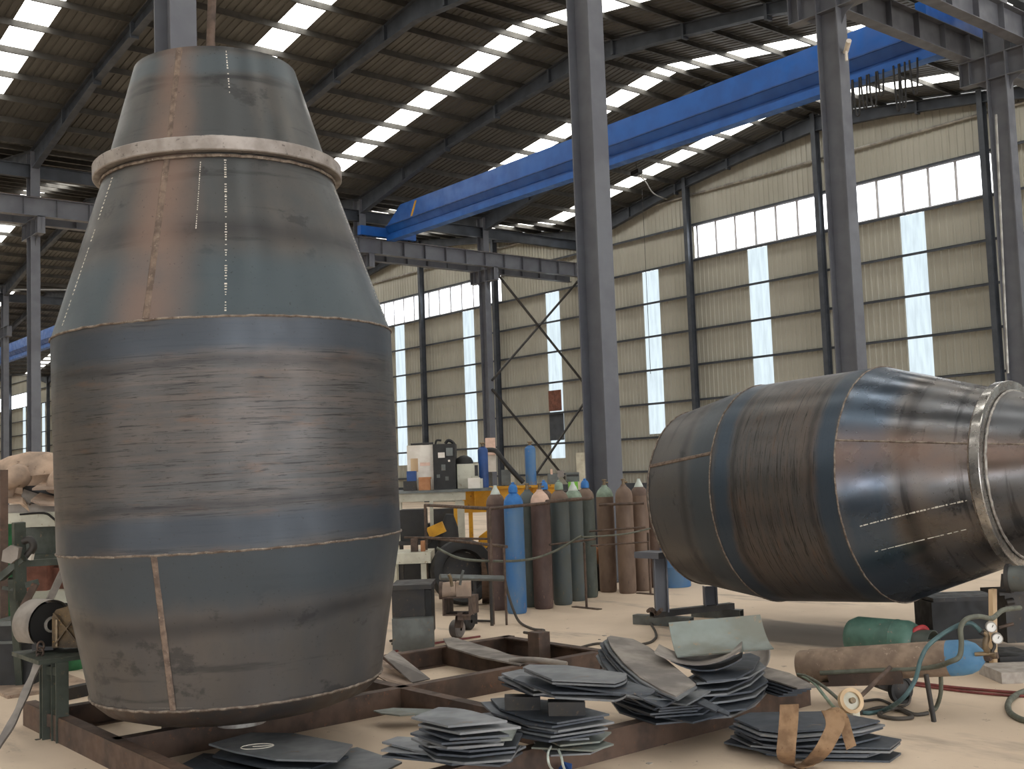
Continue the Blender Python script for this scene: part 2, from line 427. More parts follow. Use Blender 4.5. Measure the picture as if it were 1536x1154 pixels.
# plywood and dark patches filling the lower part of one translucent strip
_a = yp(819, 586, YS); _b = yp(837, 615, YS)
xq0, xq1 = XL1-PW+3.94, XL1-PW+5.07
part(wall, 'plywood_patch', MB().box(xq0-.02, xq1-.1, YS-.06, YS-.034, yp(830,617,YS).z, yp(830,586,YS).z), M_BRICK, label='reddish board patch over the translucent strip')
part(wall, 'dark_patch', MB().box(xq0-.02, xq1+.02, YS-.06, YS-.034, yp(830,661,YS).z, yp(830,620,YS).z), M_GIRT, label='dark grey patch under the reddish board')
part(wall, 'base_band', MB().box(SPANS[-1], 47, YS-.12, YS-.04, .55, .95), M_GIRT)
for nm, X in (('wall_left', SPANS[-1]-.05),):
    mb = MB(); n = 250; w = (YS-Y0)/n; V = []
    for i in range(n+1):
        for d in ((0, .0), (.6, .0), (.7, .03), (.9, .03)):
            y = Y0+(i+d[0])*w
            if y <= YS: V += [(X-d[1]*(1 if X > 0 else -1), y, 0), (X-d[1]*(1 if X > 0 else -1), y, EAVE)]
    mb.add(V, [(2*i, 2*i+2, 2*i+3, 2*i+1) for i in range(len(V)//2-1)])
    w_ = link(nm, mb.mesh(nm), M_WALL); w_['kind'] = 'structure'

# unseen end wall; its low opening and the open right side shape the light
mb = MB()
for XS in SPANS: zf = 5.2 if XS > XL1+.1 else 0.; ribbed(mb, XS, XS+SPAN/2, zf, lambda x, XS=XS: zroof(min(max(x,XS),XS+SPAN), XS), Y0); ribbed(mb, XS+SPAN/2, XS+SPAN, zf, lambda x, XS=XS: zroof(min(max(x,XS),XS+SPAN), XS), Y0)
w_ = link('wall_front_unseen', mb.mesh('wall_front_unseen'), M_WALL); w_['kind'] = 'structure'

# ---- roof
ceil = struct('ceiling', (XL1+SPAN/2, (Y0+YS)/2, EAVE))
SW = BAY/7
def slope_sheet(mb, XL, side, y0, w):
    n = 4; r = w/n; ys = []
    for i in range(n):
        a = y0+i*r; ys += [(a, 0), (a+r*.6, 0), (a+r*.7, .035), (a+r*.92, .035)]
    ys.append((y0+w, 0)); xe = XL if side < 0 else XL+SPAN; xr = XL+SPAN/2; V = []
    for y, d in ys: V += [(xe, y, EAVE+d), (xr, y, EAVE+SLOPE*SPAN/2+d)]
    return mb.add(V, [(2*i, 2*i+2, 2*i+3, 2*i+1) for i in range(len(ys)-1)])
far_roof = MB(); far_sky = MB(); far_purl = MB()
nsh = round((YS-FR[0])/SW)+1
for XL in SPANS:
    main = abs(XL-XL1) < .1
    shm = {}
    for side in (-1, 1):
        if main:
            mb = slope_sheet(MB(), XL, side, 0, SW); base = offs(ceil)
            me = mb.mesh('roof_sheet', (base.x, 0, base.z)); me.materials.append(M_ROOF)
            me2 = mb.mesh('skylight_sheet', (base.x, 0, base.z)); me2.materials.append(M_SKY)
        for i in range(nsh):
            y = FR[0]+i*SW; sky = (i % 7 == 4)
            if main:
                ob = link('skylight_sheet' if sky else 'roof_sheet', me2 if sky else me, None, ceil); ob.location = (0, y-offs(ceil).y, 0)
                if sky and i < 8: pass
            else:
                slope_sheet(far_sky if sky else far_roof, XL, side, y, SW)
        # purlins under the sheets
        for k in range(10):
            d = .45+1.62*k if k < 9 else SPAN/2-.42
            X = XL+d if side < 0 else XL+SPAN-d; z = EAVE+SLOPE*d-.01
            mb = MB(); s_ = side
            mb.box(X-.006, X+.006, FR[0], YS-.05, z-.2, z); mb.box(X-.035+.03*s_, X+.035+.03*s_, FR[0], YS-.05, z-.2, z-.19)
            if main: part(ceil, 'purlin', mb, M_PURLIN)
            else: far_purl.add(mb.v, mb.f)
part(ceil, 'far_roof_sheet', far_roof, M_ROOF)['kind'] = 'stuff'
part(ceil, 'far_skylight_sheet', far_sky, M_SKY)['kind'] = 'stuff'
part(ceil, 'far_purlin', far_purl, M_PURLIN)['kind'] = 'stuff'

# ---- rafters
def rafter(XL, side, Y, depth=((0,.78),(.18,.62),(.46,.36),(.75,.42),(1,.66))):
    mb = MB(); tops = []; bots = []
    for t, d in depth:
        u = t*SPAN/2; X = XL+u if side < 0 else XL+SPAN-u; z = EAVE+SLOPE*u-.215
        tops.append(Vector((X, Y, z))); bots.append(Vector((X, Y, z-d)))
    for L in (tops, bots):
        for a, b in zip(L[:-1], L[1:]): mb.bar(a, b, .24, .022)
    mb.add([p+Vector((0,.006,0)) for p in tops]+[p+Vector((0,.006,0)) for p in bots], [(i, i+1, i+6, i+5) for i in range(4)])
    mb.add([p-Vector((0,.006,0)) for p in tops]+[p-Vector((0,.006,0)) for p in bots], [(i+5, i+6, i+1, i) for i in range(4)])
    return mb
def stiff(r, XL, side, Y):
    for u in (3.7, 6.9, 10.2, 13.4):
        X = XL+u if side < 0 else XL+SPAN-u; z = EAVE+SLOPE*u-.215
        part(r, 'fly_brace', MB().box(X-.05, X+.05, Y-.13, Y+.13, z-.5, z), M_RAFT)
fr_lab = {FR[6]: 'dark roof rafter pair nearest the camera, rising above the standing drum at left', FR[7]: 'dark roof rafter pair crossing directly right of the standing drum mouth',
          FR[8]: 'dark roof rafter pair passing behind the central column above the blue crane', FR[9]: 'dark roof rafter pair just behind the blue crane girder', 41.15: 'dark roof rafter pair running along the beige end wall'}
for Y, lab in fr_lab.items():
    t = thing('roof_rafter', lab, 'rafter', (XL1+SPAN/2, Y, EAVE), 'main hall rafters')
    for s_ in (-1, 1):
        r = part(t, 'rafter_beam', rafter(XL1, s_, Y), M_RAFT); stiff(r, XL1, s_, Y)
mb = MB()
for XL in SPANS[3:]:
    for Y in FR[6:]+[41.15]:
        for s_ in (-1, 1): r = rafter(XL, s_, Y); mb.add(r.v, r.f)
part(ceil, 'far_rafter', mb, M_RAFT)['kind'] = 'stuff'
mb = MB()
for Y in FR[4:]:
    for s_ in (-1, 1): r = rafter(XL2, s_, Y); mb.add(r.v, r.f)
part(ceil, 'near_span_rafter', mb, M_RAFT)['kind'] = 'stuff'
# valley beams along the column lines
for X in (XL2, XL1, XL1-SPAN):
    part(ceil, 'valley_beam', MB().hbeam((X, FR[4], 13.72), (X, YW, 13.72), .5, .24), M_RAFT)

# ---- columns
RW0, RW1 = 11.85, 12.55                             # crane runway beam, bottom and top
def column(X, Y, label, group, name='steel_column', brackets=(-1, 1), D=.5, B=.34):
    t = thing(name, label, 'column', (X, Y, 0), group)
    part(t, 'web', MB().box(X-D/2+.02, X+D/2-.02, Y-.007, Y+.007, 0, 14.45), M_STEEL)
    for s_ in (-1, 1): part(t, 'flange', MB().box(X+s_*D/2-.012-.01*(s_>0)+.005, X+s_*D/2+.012+.005*(s_<0), Y-B/2, Y+B/2, 0, 14.45), M_STEEL)
    part(t, 'base_plate', MB().box(X-D/2-.1, X+D/2+.1, Y-B/2-.1, Y+B/2+.1, 0, .03), M_STEEL)
    for s_ in brackets:
        mb = MB(); x0, x1 = sorted((X+s_*(D/2), X+s_*(D/2+.72)))
        mb.box(x0, x1, Y-.15, Y+.15, RW0-.03, RW0-.002); mb.box(x0, x1, Y-.007, Y+.007, RW0-.62, RW0)
        mb.box(x0, x1, Y-.15, Y+.15, RW0-.64, RW0-.62)
        xe = X+s_*(D/2+.46); mb.box(xe-.008, xe+.008, Y-.14, Y+.14, RW0-.62, RW0)
        xe = X+s_*(D/2+.712); mb.box(xe-.008, xe+.008, Y-.14, Y+.14, RW0-.62, RW0)
        mb.prism([(X+s_*D/2, Y+.007, RW0-.64), (X+s_*(D/2+.34), Y+.007, RW0-.64), (X+s_*(D/2+.1), Y+.007, RW0-.8), (X+s_*D/2, Y+.007, RW0-1.02)], .014, (0,-1,0))
        part(t, 'crane_bracket', mb, M_STEEL)
    mb = MB()
    for z in (RW0-.63, RW0-.015): mb.box(X-D/2, X+D/2, Y-B/2+.01, Y+B/2-.01, z-.01, z+.01)
    part(t, 'stiffener', mb, M_STEEL)
    return t
G1 = 'main hall columns'
column(XL2, FR[5], 'tall grey steel column rising behind the mouth of the standing drum', G1)
column(XL2, FR[6], 'wide grey steel column standing in the centre behind the gas cylinders', G1)
column(XL2, FR[7], 'grey steel column rising directly behind the lying drum', G1)
right_col = column(XL2, FR[8], 'grey steel column at the right edge of the picture with crane bracket', G1)
column(XL1, FR[6], 'dark steel column at the far left beside the standing drum', G1)
column(XL1, FR[8], 'dark steel column top emerging right beside the standing drum shoulder', G1)
column(XL1, FR[9], 'slim grey column left of the cross bracing near the end wall', G1)
far_c = 'far grey column in the neighbouring bay glimpsed left of the standing drum'
for X, Ys in ((XL1-SPAN, FR[6:]), (XL1-2*SPAN, FR[7:]), (XL1-3*SPAN, FR[8:])):
    for Y in Ys: column(X, Y, far_c, 'far bay columns')

# ---- crane runway beams
def runway(X, y0, y1, label):
    t = thing('crane_runway_beam', label, 'beam', (X, (y0+y1)/2, RW0), 'crane runway beams')
    h = RW1-RW0
    part(t, 'web', MB().box(X-.006, X+.006, y0, y1, RW0+.02, RW1-.02), M_STEEL)
    for z in (RW0+.01, RW1-.01): part(t, 'flange', MB().box(X-.16, X+.16, y0, y1, z-.01, z+.01), M_STEEL)
    y = y0+.6
    while y < y1:
        part(t, 'stiffener', MB().box(X-.15, X+.15, y-.006, y+.006, RW0+.02, RW1-.02), M_STEEL); y += 1.2
    part(t, 'crane_rail', MB().box(X-.03, X+.03, y0, y1, RW1, RW1+.05), M_RUSTB, label='thin rusty crane rail')
    return t
runway(XL2-.75, FR[6]-2, YW-.4, 'grey crane runway beam at upper right carrying the blue girder')
runway(XL2+.75, FR[6]-2, YW-.4, 'grey runway beam in the top right corner, outer side of the column')
runway(XL1+.75, FR[5], YW-.4, 'long grey runway beam carrying the left end of the blue girder')
runway(XL1-.75, FR[5], YW-.4, 'grey runway beam on the far side of the left column line')

# ---- cross bracing between the slim column and the wall column
_b0 = XL1+.31
t = thing('cross_brace', 'crossed steel angle braces between slim column and end wall', 'brace', (_b0, 37.9, 0))
for a, b in (((737,400),(880,580)), ((872,416),(738,571)), ((738,584),(884,762)), ((880,599),(760,777))):
    part(t, 'brace_bar', MB().bar(xp(*a, _b0), xp(*b, _b0), .09, .09), M_DARK)
# beige cabinet beside the central column
cb = dp(876, 735, 40); t = thing('electric_cabinet', 'tall beige cabinet standing against the end wall left of the central column', 'cabinet', (cb.x, cb.y, 0))
part(t, 'body', MB().box(cb.x-.35, cb.x+.35, cb.y, cb.y+.4, 0, dp(876,679,40).z), M_BEIGE)
part(t, 'door', MB().box(cb.x-.3, cb.x+.3, cb.y-.02, cb.y, .15, dp(876,683,40).z), M_BEIGE)

# ---- blue overhead crane
def girder(t, a, b, top=1.38):
    a = Vector(a); b = Vector(b); d = (b-a).normalized(); s_ = Vector((d.y, -d.x, 0)).normalized(); up = Vector((0,0,1))
    def prof(sec, nose=0):
        V = []
        for end, q in ((a, 0), (b, 1)):
            for y, z in sec:
                sh = d*(nose*max(0, z-.55)/.8)*(1 if q == 0 else -1)
                V.append(end+s_*y+up*z+sh)
        n = len(sec); return V, [tuple(range(n-1,-1,-1)), tuple(range(n, 2*n))]+[(i, (i+1)%n, (i+1)%n+n, i+n) for i in range(n)]
    g = MB(); g.add(*prof([(-.26,.62),(.26,.62),(.26,top),(-.26,top)], 1.3)); part(t, 'box_girder', g, M_BLUE)
    g = MB(); g.add(*prof([(-.26,.62),(-.07,.34),(.07,.34),(.26,.62)])); part(t, 'tapered_plate', g, M_BLUE)
    g = MB(); g.add(*prof([(-.05,.05),(.05,.05),(.05,.35),(-.05,.35)])); g.add(*prof([(-.2,-.03),(.2,-.03),(.2,.05),(-.2,.05)]))
    g.add(*prof([(.05,.05),(.2,.05),(.2,.2),(.18,.2),(.18,.08),(.05,.08)])); part(t, 'lower_beam', g, M_BLUE)
    g = MB(); g.add(*prof([(.26,.6),(.30,.6),(.30,.64),(.26,.64)])); part(t, 'ledge', g, M_BLUED)
    return d, s_
ga, gb = Vector((-42.2, 28.1, 12.46)), Vector((-14.35, 26.75, 12.12))
t = thing('overhead_crane', 'bright blue overhead crane girder spanning the hall under the roof', 'crane', (ga+gb)/2)
d, s_ = girder(t, ga, gb)
for P, sx in ((ga, -1), (gb, 1)):
    c = P+Vector((sx*.25, 0, .42))
    e = part(t, 'end_carriage', MB().box(c.x-.14, c.x+.14, c.y-1.5, c.y+1.5, RW1+.08, RW1+.5), M_BLUE)
    for dy in (-1.25, 1.25):
        part(e, 'wheel', MB().lathe([(.02,-.05),(.16,-.05),(.16,.05),(.02,.05)], 20, Matrix.Translation((c.x, c.y+dy, RW1+.2)) @ Matrix.Rotation(math.pi/2, 4, 'Y')), M_DARK, 40)
# yellow stripe on the girder side
q = ga+d*2.2
part(t, 'yellow_stripe', MB().prism([q+s_*.268+Vector((0,0,.68)), q+s_*.268+d*.16+Vector((0,0,.68)), q+s_*.268+d*.55+Vector((0,0,1.3)), q+s_*.268+d*.39+Vector((0,0,1.3))], .006, -s_), M_YEL)
# festoon cable loops
for px0, px1, hh in ((1277,1286,.95),(1287,1297,1.05),(1299,1308,.9),(1311,1322,.95),(1324,1333,.7),(1348,1356,1.25),(1357,1365,1.2),(1372,1384,.95)):
    ends = []
    for px in (px0, px1):
        lo_, hi_ = 0., 1.
        for _ in range(30):
            m_ = (lo_+hi_)/2; P = ga+(gb-ga)*m_-EYE
            if 768+FPX*P.dot(CR)/P.dot(_F) < px: lo_ = m_
            else: hi_ = m_
        ends.append(ga+(gb-ga)*lo_+s_*.24)
    p, q = ends
    pts = [p+(q-p)*(i/10)+Vector((0,0,.05-hh*(1-abs(2*i/10-1)**3.5))) for i in range(11)]
    part(t, 'festoon_cable', MB().tube(pts, .026, 6), M_BLACK, 60)
part(t, 'chain_drop', MB().tube([ga+(gb-ga)*.886+s_*.3+Vector((0,0,1.0)), ga+(gb-ga)*.886+s_*.3+Vector((0,0,-.2))], .015, 6), M_DARK)
t = thing('overhead_crane', 'far blue crane girder glimpsed left of the standing drum', 'crane', (-88, 27, RW1))
girder(t, (-103, 27.4, 12.5), (-74.2, 27.0, 12.5))

# ================================================================== THE TWO MIXER DRUMS
SEAM = math.radians(-49.6)
def radius_at(z):
    P = [(.0,.30),(.06,.80),(.13,.96),(.20,.995),(1.17,1.172),(2.61,1.172),(3.86,.765),(4.55,.572)]
    for (z0, r0), (z1, r1) in zip(P[:-1], P[1:]):
        if z <= z1: return r0+(r1-r0)*(z-z0)/(z1-z0)
    return P[-1][1]
M_DCYL = drum_mat('mill_scale_cylinder', 'cyl', None, (82,77,74), (72,72,73), (58,65,74), ((2.50,.16),(1.28,.15)))
M_DUP = drum_mat('mill_scale_upper_cone', 'cone', SEAM, (84,80,77), (74,76,77), (74,84,90), ((2.80,.36),), .36, .5)
M_DMOUTH = drum_mat('mill_scale_mouth_cone', 'cone', SEAM, (82,79,76), (73,75,76), (78,86,91), ((4.45,.10),), .36, .5)
M_DUP2 = drum_mat('shiny_upper_cone', 'cone', 0.12, (120,112,106), (104,106,110), (84,98,114), ((2.82,.34),), .27, .8)
M_DMOUTH2 = drum_mat('shiny_mouth_cone', 'cone', 0.12, (120,112,106), (104,106,110), (96,104,114), (), .27, .8)
M_DCYL2 = drum_mat('lying_drum_cylinder', 'cyl', None, (92,84,79), (80,79,79), (58,72,86), ((2.50,.16),(1.28,.15)), .36, .55)
M_DLOW = drum_mat('mill_scale_lower_cone', 'cone', None, (86,82,80), (79,80,82), (65,73,80), ((1.0,.26),))
M_DDISH = plain('dark_dished_end', (62,58,56), (82,70,62), 4, .5, .4, .1, (110,80,60))
M_WELD = plain('rusty_weld_strip', (124,106,93), (92,78,69), 14, .7, .2, .5, (156,142,128))
M_BEAD = plain('pale_weld_bead', (138,126,114), (92,78,68), 16, .6, .3, .6, (190,182,170), (1,1,1))
M_RING = plain('ground_flange_ring', (160,152,146), (132,124,118), 5, .5, .3, .15, (84,78,74))
M_RINGB = plain('bright_machined_ring', (186,184,180), (140,136,132), 5, .25, .85, .05, (104,98,94))
def on_shell(a, z, d=0.): 
    r = radius_at(z)+d; return Vector((r*math.cos(a), r*math.sin(a), z))
def ring_bead(z, r, n=160, w=.008, seed=0):
    rg = random.Random(seed); pts = []
    for i in range(n+1):
        a = 2*math.pi*i/n; j = rg.uniform(-.002,.002) if 0 < i < n else 0
        pts.append(Vector(((r+j)*math.cos(a), (r+j)*math.sin(a), z+rg.uniform(-.003,.003)*(0 < i < n))))
    return MB().tube(pts, w, 6, False)
def strip(a, z0, z1, w, h, n=24, sd=1):
    """weld strip lying on the shell along a meridian"""
    rg = random.Random(sd); V = []; F_ = []
    for i in range(n+1):
        z = z0+(z1-z0)*i/n; r = radius_at(z); ww = w*(1+rg.uniform(-.08,.08))/2
        for da, d in ((-ww/r,0.),(-ww*.6/r,h),(ww*.6/r,h),(ww/r,0.)): V.append(on_shell(a+da, z, d))
    for i in range(n):
        for k in range(3): F_.append((i*4+k, i*4+k+1, i*4+k+5, i*4+k+4))
    return MB().add(V, F_)
def dashes(a0, a1, z0, z1, n, w, sd, fill=.6):
    rg = random.Random(sd); mb = MB()
    for i in range(n):
        if rg.random() > fill+.25: continue
        t0 = (i+rg.uniform(0,.2))/n; t1 = t0+fill/n*rg.uniform(.5,1.1); ww = w*rg.uniform(.5,1.2)
        V = []
        for t in (t0, t1):
            z = z0+(z1-z0)*t; a = a0+(a1-a0)*t; r = radius_at(z)
            for s_ in (-1, 1): V.append(on_shell(a+s_*ww/2/r, z, .0025))
        for t in (t0, t1):
            z = z0+(z1-z0)*t; a = a0+(a1-a0)*t; r = radius_at(z)
            for s_ in (-1, 1): V.append(on_shell(a+s_*ww/2/r, z, .0002))
        mb.add(V, [(0,1,3,2),(0,2,6,4),(1,5,7,3),(2,3,7,6),(0,4,5,1)])
    return mb
def L(t, name, mb, mat, smooth=35, label=None):          # part given in the drum's own coordinates
    o = link(name, mb.mesh(name, None, smooth), mat, t)
    if label: o['label'] = label
    return o
NS = 160
def build_drum(name, label, seam, lying):
    t = thing(name, label, 'drum')
    dish = L(t, 'dished_end', MB().lathe([(.001,-.02),(.45,.0),(.74,.045),(.90,.10),(.965,.16),(.99,.20)], NS), M_DDISH)
    L(dish, 'outlet_stub', MB().lathe([(.001,-.10),(.17,-.10),(.17,0.01)], 40), M_SILVER, 35)
    low = L(t, 'lower_cone', MB().lathe([(.99,.20),(1.172,1.17)], NS), M_DLOW)
    cyl = L(t, 'cylinder_shell', MB().lathe([(1.172,1.17),(1.174,1.6),(1.174,2.2),(1.172,2.61)], NS), M_DCYL2 if lying else M_DCYL)
    up = L(t, 'upper_cone', MB().lathe([(1.172,2.61),(.80,3.75),(.79,3.79)], NS), M_DUP2 if lying else M_DUP)
    ring = L(t, 'flange_ring', MB().lathe([(.79,3.745),(.866,3.745),(.872,3.752),(.872,3.832),(.866,3.838),(.775,3.838)], NS), M_RINGB if lying else M_RING, 30)
    mo = L(t, 'mouth_cone', MB().lathe([(.79,3.79),(.572,4.55),(.560,4.55),(.775,3.80)], NS), M_DMOUTH2 if lying else M_DMOUTH)
    L(low, 'weld_bead', ring_bead(.20, .993, 160, .009, 1), M_BEAD); L(cyl, 'weld_bead', ring_bead(1.17, 1.174, 180, .008, 2), M_BEAD)
    L(up, 'weld_bead', ring_bead(2.61, 1.174, 180, .008, 3), M_BEAD); L(ring, 'weld_bead', ring_bead(3.72, .818, 140, .011, 4), M_BEAD)
    L(ring, 'weld_bead', ring_bead(3.855, .775, 140, .012, 5), M_SILVER)
    w = .02 if lying else .045
    L(low, 'weld_strip', strip(seam, .21, 1.165, .04, .008, 20, 5), M_WELD)
    L(up, 'weld_strip', strip(seam, 2.62, 3.73, w, .010, 24, 6), M_BEAD if lying else M_WELD)
    L(mo, 'weld_strip', strip(seam, 3.86, 4.545, w, .010, 18, 7), M_BEAD if lying else M_WELD)
    return t, low, cyl, up, mo
TK = Vector((-7.42, 3.58, .25))
drum, low, cyl, up, mo = build_drum('standing_mixer_drum', 'huge bare steel mixer drum standing upright on the beam frame', SEAM, False)
drum.location = TK
drum.rotation_euler = Matrix.Rotation(.022, 4, Vector((.90,-.435,0))).to_euler()
cm = math.radians(-25.8)
for par, nm, mb in ((up, 'chalk_line', dashes(cm+.005, cm+.05, 2.64, 3.70, 60, .014, 11, .5)), (up, 'chalk_line', dashes(cm-1.10, cm-1.00, 2.66, 3.68, 40, .014, 12, .7)),
                    (up, 'chalk_line', dashes(cm+1.28, cm+1.22, 2.66, 3.68, 44, .012, 13, .6)), (up, 'chalk_line', dashes(cm-.16, cm-.14, 3.2, 3.68, 30, .006, 14, .7)),
                    (mo, 'chalk_line', dashes(cm+.13, cm+.13, 3.9, 4.52, 30, .009, 15, .6))):
    L(par, nm, mb, M_CHALK)['kind'] = 'stuff'
L(low, 'chalk_line', dashes(SEAM-.16, SEAM+.14, .225, .222, 18, .02, 16, .5), M_CHALK)['kind'] = 'stuff'

drum2, low2, cyl2, up2, mo2 = build_drum('lying_mixer_drum', 'bare steel mixer drum lying on its side at right with bright flange ring', 0.0, True)
ax = Vector((math.cos(.049)*math.cos(.064), math.cos(.049)*math.sin(.064), math.sin(.049)))
side = Vector((ax.y, -ax.x, 0)).normalized(); upv = side.cross(ax) if side.cross(ax).z > 0 else ax.cross(side)
th_ = math.radians(22); e1 = (side*math.cos(th_)+upv*math.sin(th_)).normalized(); e2 = ax.cross(e1)
P0 = Vector((-8.62, 9.96, 1.461)) - ax*.20
drum2.matrix_world = Matrix(((e1.x,e2.x,ax.x,P0.x),(e1.y,e2.y,ax.y,P0.y),(e1.z,e2.z,ax.z,P0.z),(0,0,0,1)))
aS = -math.pi/2*.0
sg = 1 if e2.z > 0 else -1
L(up2, 'chalk_line', dashes(-sg*.72, -sg*.62, 2.75, 3.68, 30, .012, 21, .8), M_CHALK)['kind'] = 'stuff'
L(up2, 'chalk_line', dashes(-sg*.97, -sg*.94, 2.8, 3.6, 14, .008, 22, .9), M_CHALK)['kind'] = 'stuff'

# ================================================================== BEAM FRAME UNDER THE STANDING DRUM
HB = .18
fr = thing('floor_beam_frame', 'rusty brown steel beam grid on the floor under the standing drum', 'frame', (-7.2, 4.9, 0))
def chan(p0, p1, inward=1):
    """channel section lying on the floor"""
    p0 = Vector(p0); p1 = Vector(p1); d = (p1-p0).normalized(); s_ = Vector((-d.y, d.x, 0))*inward; mb = MB()
    z = Vector((0,0,1)); mb.bar(p0+z*HB/2, p1+z*HB/2, .012, HB)
    for zz in (.006, HB-.006): mb.bar(p0+z*zz+s_*.045, p1+z*zz+s_*.045, .09, .012)
    return mb
for p0, p1, iw in (((-5.25,2.66,0),(-5.25,7.16,0),1), ((-7.47,2.72,0),(-7.47,7.1,0),1), ((-8.95,2.72,0),(-8.95,7.26,0),-1),
               ((-9.35,2.68,0),(-5.27,2.68,0),1), ((-7.46,4.95,0),(-5.27,4.95,0),1), ((-8.94,4.95,0),(-7.48,4.95,0),1), ((-8.94,6.42,0),(-7.48,6.42,0),1), ((-8.94,7.22,0),(-7.48,7.22,0),-1)):
    part(fr, 'beam', chan(p0, p1, iw), M_RUSTB)
part(fr, 'stub', MB().box(-8.32,-8.16,6.98,7.12,0,.30), M_RUSTB)
part(fr, 'stub', MB().box(-5.33,-5.2,6.38,6.46,HB,.27), M_WOOD)
# blocks that carry the drum
for (x, y), lab in (((gp(256,1101).x,gp(256,1101).y+.12),'dark steel box block under the drum, left of the outlet stub'),((gp(417,1095).x-.05,gp(417,1095).y+.12),'dark steel box block under the drum, right of the outlet stub'),((-8.05,3.75),'steel block under the drum behind the left stand')):
    mb = MB(); mb.box(x-.14,x+.14,y-.14,y+.14,0,.012); mb.box(x-.14,x+.14,y-.14,y+.14,.235,.248)
    for a in (-1,1): mb.box(x+a*.13-.008,x+a*.13+.008,y-.13,y+.13,.012,.235); mb.box(x-.13,x+.13,y+a*.13-.008,y+a*.13+.008,.012,.235)
    single('support_block', mb, M_DARK, lab, 'block')

# ================================================================== SUPPORT STAND OF THE LYING DRUM
sA, sB = gp(1010, 917), gp(1070, 905)
st = thing('drum_support_stand', 'grey square tube stand under the rear end of the lying drum', 'stand', (-9.4, 10.6, 0))
def sqtube(p0, p1, w, t=.012, h=None):
    p0 = Vector(p0); p1 = Vector(p1); d = (p1-p0).normalized(); h = h or w
    up_ = Vector((0,0,1)) if abs(d.z) < .9 else Vector((1,0,0)); r = d.cross(up_).normalized(); u = r.cross(d); c = (p0+p1)/2; Lh = (p1-p0).length/2; mb = MB()
    for s_ in (-1,1):
        mb.obox(c+r*s_*(w/2-t/2), d*Lh, r*(t/2), u*(h/2)); mb.obox(c+u*s_*(h/2-t/2), d*Lh, r*(w/2-t), u*(t/2))
    return mb
f1a, f1b = gp(953,936), gp(1038,941); f2a, f2b = gp(1040,925), gp(1113,929)
z6 = Vector((0,0,.055))
part(st, 'foot_tube', sqtube(f1a+z6, f1b+z6, .11), M_GREY); part(st, 'foot_tube', sqtube(f2a+z6, f2b+z6, .11), M_GREY)
c1 = gp(978, 922, .145); c2 = gp(1098, 909, .145)
part(st, 'cross_tube', sqtube(c1, c2, .10, .012, .07), M_DARK)
for px, py in ((993,918),(1066,908)):
    b = gp(px, py, .18); tz = .79 if px < 1000 else .40
    part(st, 'post', MB().hbeam(b, (b.x, b.y, tz), .15, .15, up=CR), M_STEEL)
b = gp(986, 918, .18)
part(st, 'top_plate', MB().box(b.x-.2, b.x+.18, b.y-.13, b.y+.13, .79, .86), M_STEEL)
part(st, 'clamp', MB().tube(curve_pts([gp(972,917,.2), gp(978,914,.26), gp(985,921,.2), gp(992,915,.27)], 4), .022, 6), M_RUST, 60)

# ================================================================== CUT PLATE STACKS
RV = Vector((CR.x, CR.y, 0)).normalized(); BV = Vector((_F.x, _F.y, 0)).normalized()
def poly_plate(px, z, thick=.010, lift=None):
    pts = [gp(x, y, z if lift is None else z+lift[i]) for i, (x, y) in enumerate(px)]
    return pts
def rounded(pts, arc=()):
    out = []
    n = len(pts)
    for i in range(n):
        a, b = pts[i], pts[(i+1)%n]; out.append(a)
        if i in arc:
            c = sum(pts, Vector())/n; m = (a+b)/2; o_ = (m-c); o_.z = 0; o_ = o_.normalized()*((b-a).length*.12)
            for t in (.2,.4,.6,.8): out.append(a+(b-a)*t+o_*(4*t*(1-t)))
    return out
def bend(mb_pts, amt, dirv):
    c = sum(mb_pts, Vector())/len(mb_pts)
    return [p+Vector((0,0,amt*((p-c).dot(dirv))**2)) for p in mb_pts]
ORD = ['', 'second', 'third', 'fourth', 'fifth', 'sixth', 'seventh', 'eighth']
def stack(px, ztop, zbot, n, toplabel, restlabel, group, mats, arc=(), jit=.05, rot=.12, seed=1, thick=.011, lift=None, name='cut_steel_plate', grow=0., drift=(0,0)):
    rg = random.Random(seed); base = [gp(x, y, ztop) for x, y in px]
    if lift: base = [p+Vector((0,0,l)) for p, l in zip(base, lift)]
    base = rounded(base, arc); c = sum(base, Vector())/len(base)
    for i in range(n):
        z = ztop-(ztop-zbot-thick)*i/max(1, n-1)
        a = 0 if i == 0 else rg.uniform(-rot, rot); s_ = 1 if i == 0 else rg.uniform(.9, 1.08)+grow*i/n
        dx, dy = (0,0) if i == 0 else (rg.uniform(-jit,jit), rg.uniform(-jit,jit))
        dx += drift[0]*i/n; dy += drift[1]*i/n
        fl_ = (rg.random() < .25 and i > 0)
        pts = []
        for p in base:
            q = p-c; q = Vector((q.x*math.cos(a)-q.y*math.sin(a), q.x*math.sin(a)+q.y*math.cos(a), q.z*(1-.6*i/n)))
            if fl_: q.x, q.y = -q.x*.96, -q.y*.96
            pts.append(Vector((c.x+dx+q.x*s_, c.y+dy+q.y*s_, z+q.z)))
        single(name, MB().prism(pts, thick), mats[0] if i == 0 else mats[1+(i % (len(mats)-1))], toplabel if i == 0 else restlabel.replace('{o}', ORD[i]), 'steel plate', group)
PD = (M_PLATE, M_PLATED, M_PLATE, M_PLATED)
stack([(313,1116),(376,1099),(440,1100),(529,1117),(506,1141),(414,1139),(350,1127)], .165, .0, 4, 'pointed steel plate with a chalk circle at the bottom edge, topmost of its stack',
      'offcut plate {o} from top in the chalk-circled front stack', 'plates under the chalk-circled one', (M_PLATE, M_PLATED, M_PLATED), (), .06, .10, 3, .012)
